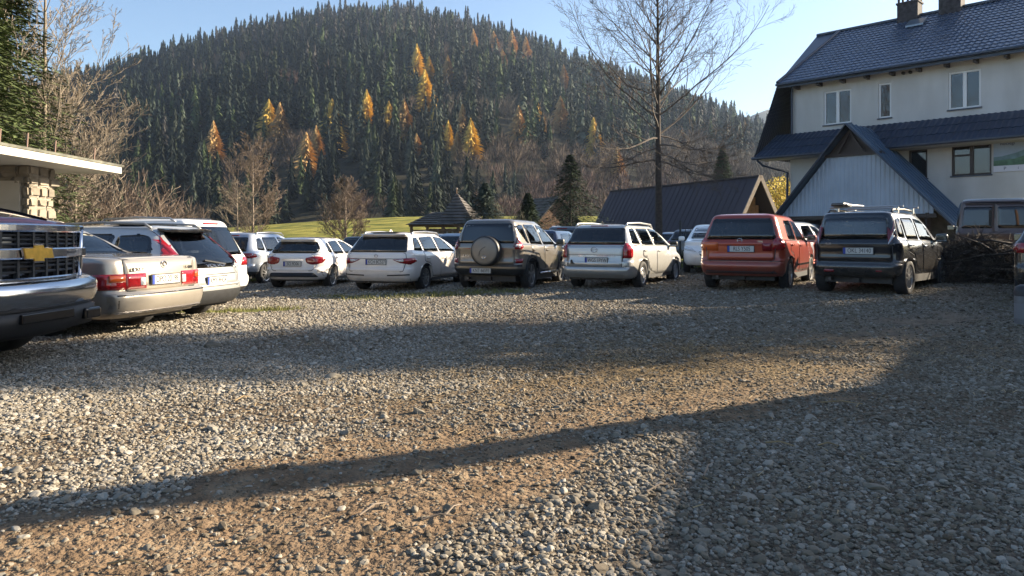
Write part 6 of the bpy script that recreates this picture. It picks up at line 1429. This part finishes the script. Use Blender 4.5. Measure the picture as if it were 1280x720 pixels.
# ------------------------------------------------------------------ the wooded hill
def to_np(mb): 
    return np.array(mb.v, np.float32), np.array(mb.f if len({len(q) for q in mb.f}) == 1 else [], np.int32)
def far_conifer(seed, n_, h=1., r0=.19, leaf=.075, dead=False):
    r = random.Random(seed); v, f = [], []
    for i in range(n_):
        t = .05 + .95 * (i + r.random()) / n_; rr_ = r0 * (1 - t) ** .8 * r.uniform(.35, 1.15) + .008; az = r.uniform(0, 6.283); d = Vector((cos(az), sin(az), 0)); s = Vector((-sin(az), cos(az), 0))
        q = d * rr_ * r.uniform(.1, .6) + Vector((0, 0, t)); e = d * rr_ * 1.1 + s * r.gauss(0, .02) + Vector((0, 0, t - .05 - .04 * r.random())); u = s * leaf * r.uniform(.3, .75) * (1.1 - .75 * t); n0 = len(v)
        v += [q - u + Vector((0, 0, .012)), q + u + Vector((0, 0, -.01)), e]; f.append((n0, n0 + 1, n0 + 2))
    v += [Vector((-.012, 0, .55)), Vector((.012, 0, .55)), Vector((0, 0, 1.03))]; f.append((len(v) - 3, len(v) - 2, len(v) - 1))
    v += [Vector((0, -.012, .55)), Vector((0, .012, .55)), Vector((0, 0, 1.03))]; f.append((len(v) - 3, len(v) - 2, len(v) - 1))
    return np.array([tuple(x) for x in v], np.float32) * h, np.array(f, np.int32)
def far_bare(seed, n_, wide=.26):
    r = random.Random(seed); v, f = [], []
    for i in range(n_):
        t = .15 + .55 * r.random(); az = r.uniform(0, 6.283); d = Vector((cos(az), sin(az), 0)); w_ = wide * sqrt(max(0, 1 - ((t - .45) / .55) ** 2)); p = Vector((0, 0, t)) + d * w_ * r.random(); e = p + d * w_ * r.uniform(.2, .6) + Vector((r.gauss(0, .03), r.gauss(0, .03), r.uniform(.1, .3)))
        u = Vector((r.gauss(0, 1), r.gauss(0, 1), r.gauss(0, .3))).normalized() * r.uniform(.006, .014); n0 = len(v); v += [p - u, p + u, e]; f.append((n0, n0 + 1, n0 + 2))
    for i in range(3):
        a = Vector((r.gauss(0, .02), r.gauss(0, .02), .75)); n0 = len(v); u = Vector((.012, 0, 0)) if i % 2 else Vector((0, .012, 0)); v += [-u, u, a]; f.append((n0, n0 + 1, n0 + 2))
    return np.array([tuple(x) for x in v], np.float32), np.array(f, np.int32)
CONS = [far_conifer(100 + i, 190, r0=(.17, .22, .27, .20)[i % 4], leaf=.085) for i in range(8)]
NEAR = [far_conifer(200 + i, 480, r0=(.18, .23, .27)[i % 3], leaf=.055) for i in range(5)]
BARE = [far_bare(300 + i, 150) for i in range(4)]
LARV = [far_conifer(400 + i, 900, r0=(.25, .30, .28)[i], leaf=.035) for i in range(3)]
r_ = np.random.default_rng(12)
N = 8800
Yt = np.sqrt(r_.random(N) * (800 ** 2 - 145 ** 2) + 145 ** 2); Xt = (r_.random(N) * 1.5 - .80) * Yt
px_t = 640 + F * Xt / Yt; Zt = zg(Xt, Yt); py_t = HZ - (Zt - CH) / Yt * F
edge = 150 + 26 * vn(Xt, Yt, 22.)
ok = (Yt > edge) & (px_t < 1060)
# thin out behind
dec = vn(Xt, Yt, 42.); low = np.clip((py_t - 165) / 60, 0, 1) * np.clip((px_t - 560) / 120, 0, 1)
isdec = (dec + .72 * low + .15 * np.clip((170 - py_t) / 120, 0, 1) * (np.abs(px_t - 470) < 60)) > .78
Ht = np.where(isdec, r_.uniform(11, 17, N), np.clip(r_.normal(19, 5, N), 8, 31)) * np.clip(.50 + .5 * (Yt - 150) / 230, .5, 1.)
def on_hill(px, py):
    for Y in np.arange(215, 760, 2.):
        X = (px - 640) / F * Y; z = zs(X, Y)
        if HZ - (z - CH) / Y * F <= py: return X, float(Y), z
    return X, 750., z
LAR = [(522, 57, 96, 0, 'pale gold larch, tallest of the trio high on the hill'), (532, 89, 136, 0, 'bright gold larch, lowest of the trio high on the hill'), (537, 72, 100, 0, 'small gold larch tucked right of the tall pale one in the trio'), (560, 70, 106, 1, 'dull bronze larch alone right of the gold trio'),
       (460, 114, 151, 0, 'yellow larch standing alone left of the gold trio and below it'), (429, 158, 187, 0, 'small gold larch low on the hill above the round bare tree'), (592, 37, 60, 1, 'bronze larch just under the ridge, leftmost of the ridge group'), (617, 40, 63, 1, 'bronze larch under the ridge, second from the left of its group'),
       (640, 40, 74, 1, 'slim bronze larch, tallest of the ridge group'), (657, 47, 78, 1, 'broad bronze larch at the right end of the ridge group'), (628, 62, 83, 1, 'small gold larch just beneath the ridge group'), (589, 149, 196, 0, 'bright yellow larch, tallest of the cluster low on the hill'),
       (561, 151, 184, 0, 'yellow-green larch in the cluster left of the bright yellow one'), (522, 167, 194, 1, 'orange larch at the left end of the low cluster'), (572, 165, 196, 1, 'short golden larch between the two tall ones of the low cluster'), (704, 82, 113, 1, 'orange larch on the right shoulder of the hill'),
       (700, 122, 163, 1, 'broad faded orange larch half way down the right shoulder'), (773, 98, 128, 1, 'orange larch seen through the bare tree crown'), (770, 184, 229, 1, 'vivid orange larch just above the barn roof'), (850, 162, 180, 1, 'small orange larch right of the bare tree trunk'),
       (752, 103, 122, 1, 'tiny orange larch left of the bare tree crown'), (271, 153, 199, 1, 'orange larch above the pale bare meadow trees, leftmost larch'), (339, 126, 176, 0, 'bright yellow larch above the pale meadow tree'), (386, 166, 220, 1, 'broad orange larch left of the round bare tree'), (398, 157, 194, 1, 'slim orange larch behind the broad orange one')]
LP = []
for px, t_, b_, kind, lb in LAR:
    X, Y, z = on_hill(px, b_ + 4); LP.append((X, Y, z)); cx_ = 640 + F * X / Y
    top_ = HZ - (Zt + Ht - CH) / Yt * F                                     # nothing stands before a larch
    ok &= ~((np.abs(px_t - cx_) < 8) & (Yt < Y) & (Yt > Y - 90) & (top_ < b_ - .42 * (b_ - t_)) & (py_t > b_ - 3))
order = np.argsort(Yt); idx = [i for i in order if ok[i]]
fm_spr = [leafm('forest_spruce_black', (.005, .010, .007)), leafm('forest_spruce_bright', (.038, .056, .022)), leafm('forest_spruce_sage', (.036, .048, .035)), leafm('forest_spruce', (.008, .015, .009)), leafm('forest_spruce_olive', (.017, .025, .011)), leafm('forest_spruce_blue', (.006, .013, .011)), leafm('grey_snag', (.035, .033, .030))]  # dark and bright greens stand in for shaded and lit trees
fm_bare = [mat('forest_twigs_grey', (.085, .070, .052), .95), mat('forest_twigs_brown', (.085, .060, .042), .95), mat('forest_twigs_red', (.09, .055, .043), .95)]
near_con = [i for i in idx if not isdec[i]][:300]; near_set = set(near_con)
LBL = 'dark spruce among the alike spruces at the foot of the wooded hill'; GRP = 'spruces along the foot of the wooded hill'
nm = []
for k, (v, f) in enumerate(NEAR):
    me = bpy.data.meshes.new('crown'); me.from_pydata(v.tolist(), [], f.tolist()); me.materials.append(fm_spr[0]); nm.append(me)
b = MB(); b.tube([(0, 0, -.05), (0, 0, .5), (0, 0, .97)], [.014, .009, .003], 5, False); tme = bpy.data.meshes.new('trunk'); tme.from_pydata(b.v, [], b.f); tme.materials.append(M_BARKD)
for k, i in enumerate(near_con):
    e = empty('spruce_tree', (float(Xt[i]), float(Yt[i]), float(Zt[i]) - .3), float(r_.uniform(0, 6.28)), LBL, 'tree', GRP); h = float(Ht[i]); e.scale = (h * 1.05, h * 1.05, h)
    for nm_, me in (('trunk', tme), ('crown', nm[k % 5])):
        o = bpy.data.objects.new(nm_, me); COL.objects.link(o); o.parent = e
        if nm_ == 'crown': o.material_slots[0].link = 'OBJECT'; o.material_slots[0].material = fm_spr[k % 6]
def merged(name, ids, protos, mats_, label, cat, mfun):
    V, Fc, MI = [], [], []; n0 = 0
    for q, i in enumerate(ids):
        v, f = protos[q % len(protos)]; a = r_.uniform(0, 6.28); c_, s_ = cos(a), sin(a); h = Ht[i]; w_ = h * r_.uniform(.85, 1.15); p = np.empty_like(v)
        p[:, 0] = (v[:, 0] * c_ - v[:, 1] * s_) * w_ + Xt[i]; p[:, 1] = (v[:, 0] * s_ + v[:, 1] * c_) * w_ + Yt[i]; p[:, 2] = v[:, 2] * h + Zt[i] - .3
        V.append(p); Fc.append(f + n0); n0 += len(v); MI.append(np.full(len(f), mfun(i), np.int32))
    V = np.concatenate(V); Fc = np.concatenate(Fc); me = bpy.data.meshes.new(name); me.vertices.add(len(V)); me.vertices.foreach_set('co', V.ravel()); me.loops.add(Fc.size); me.loops.foreach_set('vertex_index', Fc.ravel())
    me.polygons.add(len(Fc)); me.polygons.foreach_set('loop_start', np.arange(0, Fc.size, 3)); me.polygons.foreach_set('loop_total', np.full(len(Fc), 3)); me.polygons.foreach_set('material_index', np.concatenate(MI)); me.update(calc_edges=True)
    for m in mats_: me.materials.append(m)
    o = bpy.data.objects.new(name, me); COL.objects.link(o); tag(o, label, cat, kind='stuff'); return o
rest_c = [i for i in idx if not isdec[i] and i not in near_set]; rest_d = [i for i in idx if isdec[i]]
merged('spruce_forest', rest_c, CONS, fm_spr, 'dense dark spruce forest covering the hill', 'forest', lambda i: 6 if (r_.random() < .05 + .30 * (py_t[i] < 75)) else [0, 3, 5, 3, 0, 4][int(r_.random() * 6)] if (px_t[i] < 430 and vn(Xt[i], Yt[i], 60.) + (py_t[i] < 175) * .35 > .55) else int(r_.random() * 6))  # left slope drawn from darker greens: its shade put into the colour
merged('bare_forest', rest_d, BARE, fm_bare, 'grey and brown leafless trees in patches on the hill', 'forest', lambda i: int(np.clip(3 * vn(Xt[i] + 500, Yt[i], 70.) * .8 + r_.random() * .4, 0, 2)))
lm = []
for v, f in LARV:
    me = bpy.data.meshes.new('crown'); me.from_pydata(v.tolist(), [], f.tolist()); me.materials.append(M_LAR); lm.append(me)
for k, (px, t_, b_, kind, lb) in enumerate(LAR):
    X, Y, z = LP[k]; h = (b_ + 4 - t_) / F * Y * 1.05; e = empty('larch_tree', (X, Y - 3, z - 1.), k * 1.3, lb, 'tree'); wd = 1.4 if kind == 0 else 1.5; e.scale = (h * wd, h * wd, h)
    for nm_, me in (('trunk', tme), ('crown', lm[k % 3])):
        o = bpy.data.objects.new(nm_, me); COL.objects.link(o); o.parent = e
        if nm_ == 'crown': o.material_slots[0].link = 'OBJECT'; o.material_slots[0].material = M_LARO if kind else M_LAR

for k, (px, b_, hh) in enumerate([(545, 172, 9), (505, 178, 11), (611, 52, 9), (578, 178, 10), (486, 168, 9), (648, 190, 12), (672, 176, 11), (735, 150, 10), (812, 170, 10), (350, 186, 12), (415, 176, 11), (690, 120, 10), (742, 205, 12), (880, 178, 8)]):
    X, Y, z = on_hill(px, b_); e = empty('larch_tree', (X, Y, z - 1.), k * 1.7, 'small faded golden larch half sunk among the spruces of the slope', 'tree', 'small larches scattered over the slope'); h = hh * 1.6; e.scale = (h * 1.5, h * 1.5, h)
    for nm_, me in (('trunk', tme), ('crown', lm[k % 3])):
        o = bpy.data.objects.new(nm_, me); COL.objects.link(o); o.parent = e
        if nm_ == 'crown': o.material_slots[0].link = 'OBJECT'; o.material_slots[0].material = M_LARO if k % 2 else M_LAR
# far ridge
fx = np.linspace(-.2, 1.6, 90); fr_ = np.linspace(1000, 1900, 30)
prof = np.interp(640 + F * fx, [500, 860, 900, 930, 950, 968, 1000, 1100, 1300, 1700, 2200], [290, 215, 165, 150, 139, 135, 141, 128, 150, 190, 240])
v = []; f = []
for j, yy in enumerate(fr_):
    t = j / 29; s_ = sin(pi * min(1, t * 1.02)) ** .8
    for i, tx in enumerate(fx):
        hh = (HZ - prof[i]) / F * 1420; v.append((tx * yy, yy, -5 + hh * s_ * (1 + .10 * (vn(np.array(tx * yy), np.array(yy), 260.) - .5))))
for j in range(29):
    for i in range(89): k = j * 90 + i; f.append((k, k + 1, k + 91, k + 90))
mk('far_mountain', v, f, mat('far_forest', (.035, .045, .035), .95, vary=.4, vscale=.01), None, True)['kind'] = 'structure'

# air
b = MB(); b.box(-3350, 3350, -3350, 3350, -8, 305); hz_ = b.go('haze', None); hz_['kind'] = 'stuff'
hm = bpy.data.materials.new('haze'); hm.use_nodes = True; n = hm.node_tree.nodes; l = hm.node_tree.links; n.remove(n['Principled BSDF'])
pv = n.new('ShaderNodeVolumePrincipled'); pv.inputs['Color'].default_value = (.55, .72, 1, 1); pv.inputs['Density'].default_value = .00013; pv.inputs['Anisotropy'].default_value = .35; l.new(pv.outputs[0], n['Material Output'].inputs['Volume'])
hz_.data.materials.clear(); hz_.data.materials.append(hm)

# unseen tall shed, added to throw the near edge of the shadow
S0, S1 = up_to(-.15, .4, 5.6), up_to(1.22, 4.75, 5.6); sdv = (S1 - S0).normalized(); snv = Vector((sdv.y, -sdv.x, 0)); S0 = S0 - sdv * 6
sd_ = empty('shadow_shed', (S0.x, S0.y, 0), 0, 'tall dark wooden shed added out of view to throw the near shadow edge', 'shed')
Q = [S0, S1, S1 + snv * 5, S0 + snv * 5]
for a, c_ in ((0, 1), (1, 2), (2, 3), (3, 0)):
    n_ = int((Q[c_] - Q[a]).length / .45)
    for i in range(n_):
        p = Q[a].lerp(Q[c_], i / n_); q = Q[a].lerp(Q[c_], (i + .96) / n_); dv = (q - p).normalized(); b = MB(); b.prism([Vector((p.x, p.y, -.2)), Vector((q.x, q.y, -.2)), Vector((q.x, q.y, 5.55)), Vector((p.x, p.y, 5.55))], Vector((-dv.y, dv.x, 0)) * .04)
        mk('board', [tuple(Vector(v_) - sd_.location) for v_ in b.v], b.f, M_WOOD, sd_)
b = MB(); b.prism([Q[0], Q[1], Q[2] + Vector((0, 0, .9)), Q[3] + Vector((0, 0, .9))], (0, 0, .08)); mk('roof', [tuple(Vector(v_) - sd_.location) for v_ in b.v], b.f, M_TILE2, sd_)

# grass in the strips of the car park, straw and leaf litter on the gravel
def blades(name, n_, x0, x1, y0, y1, keep, hgt, wd, m, label, flat=False, seed=1):
    r = np.random.default_rng(seed); x = r.uniform(x0, x1, n_); y = r.uniform(y0, y1, n_); k = r.random(n_) < keep(x, y); x, y = x[k], y[k]; n_ = len(x); z = lotz(x, y) + .008
    a = r.uniform(0, 6.28, n_); h = hgt * r.uniform(.4, 1.2, n_); tx, ty = np.cos(a), np.sin(a)
    if flat: e = np.stack([tx * h, ty * h, r.uniform(.0, .12, n_) * h + .008], -1); u = np.stack([-ty, tx, r.uniform(-.5, .5, n_)], -1) * wd
    else: e = np.stack([tx * h * .5, ty * h * .5, h], -1); u = np.stack([-ty, tx, 0 * tx], -1) * wd
    p = np.stack([x, y, z + (.008 if flat else -.01)], -1); V = np.stack([p - u, p + u, p + e + u * .3, p + e - u * .3], 1).reshape(-1, 3)
    o = mk(name, V.tolist(), np.arange(len(V)).reshape(-1, 4).tolist(), m); tag(o, label, name.split('_')[0], kind='stuff')
M_GR = mat('lawn_blades', (.13, .13, .028), .8, vary=.5, vscale=3); M_STR = mat('straw', (.28, .20, .10), .8, vary=.5, vscale=4)
blades('grass_tufts', 60000, -9, 3, 11.5, 18.5, lambda x, y: lawn(x, y) * (.3 + .7 * (vn(x, y, .3) > .4)), .075, .006, M_GR, 'short yellow-green grass in strips at the edge of the gravel', seed=3)
blades('grass_fringe', 60000, -20, 20, 24.5, 32, lambda x, y: sm(24.5, 26.5, y), .10, .01, M_GR, 'rough grass beyond the gravel', seed=4)
blades('straw_litter', 60000, -3, 9, 3, 14, lambda x, y: np.clip(.03 + litter(x, y) * .9, 0, 1), .075, .0035, M_STR, 'dry straw and leaf litter strewn over the gravel', True, seed=5)
r_ = random.Random(8)
for k in range(26):
    if k < 4: X, Y, Z = gp(*[(134, 708), (555, 655), (300, 690), (600, 566)][k]); L = (.16, .16, .1, .18)[k]; lb = ('pale curved twig lying on the bare dirt at the bottom left', 'pale dry twig pointing up-right in the gravel, bottom centre', 'short dry twig on the dirt right of the pale curved one', 'thin dark twig at the rim of the long narrow shadow')[k]
    else: Y = r_.uniform(3, 9); X = r_.uniform(-.5, .6) * Y; L = r_.uniform(.1, .3); lb = 'thin dry twig lying loose on the gravel'
    Z = float(lotz(np.array(X), np.array(Y))); e_ = MB(); a = r_.uniform(-.5, 1.2); e_.tube([(0, 0, .03), (cos(a) * L * .5, sin(a) * L * .5 + .01, .045), (cos(a) * L, sin(a) * L, .03)], [.005, .004, .002], 5)
    o = e_.go('twig', M_STR if k % 2 == 0 else M_BARKM, loc=(X, Y, Z)); tag(o, lb, 'twig', None if k < 4 else 'loose twigs on the gravel')
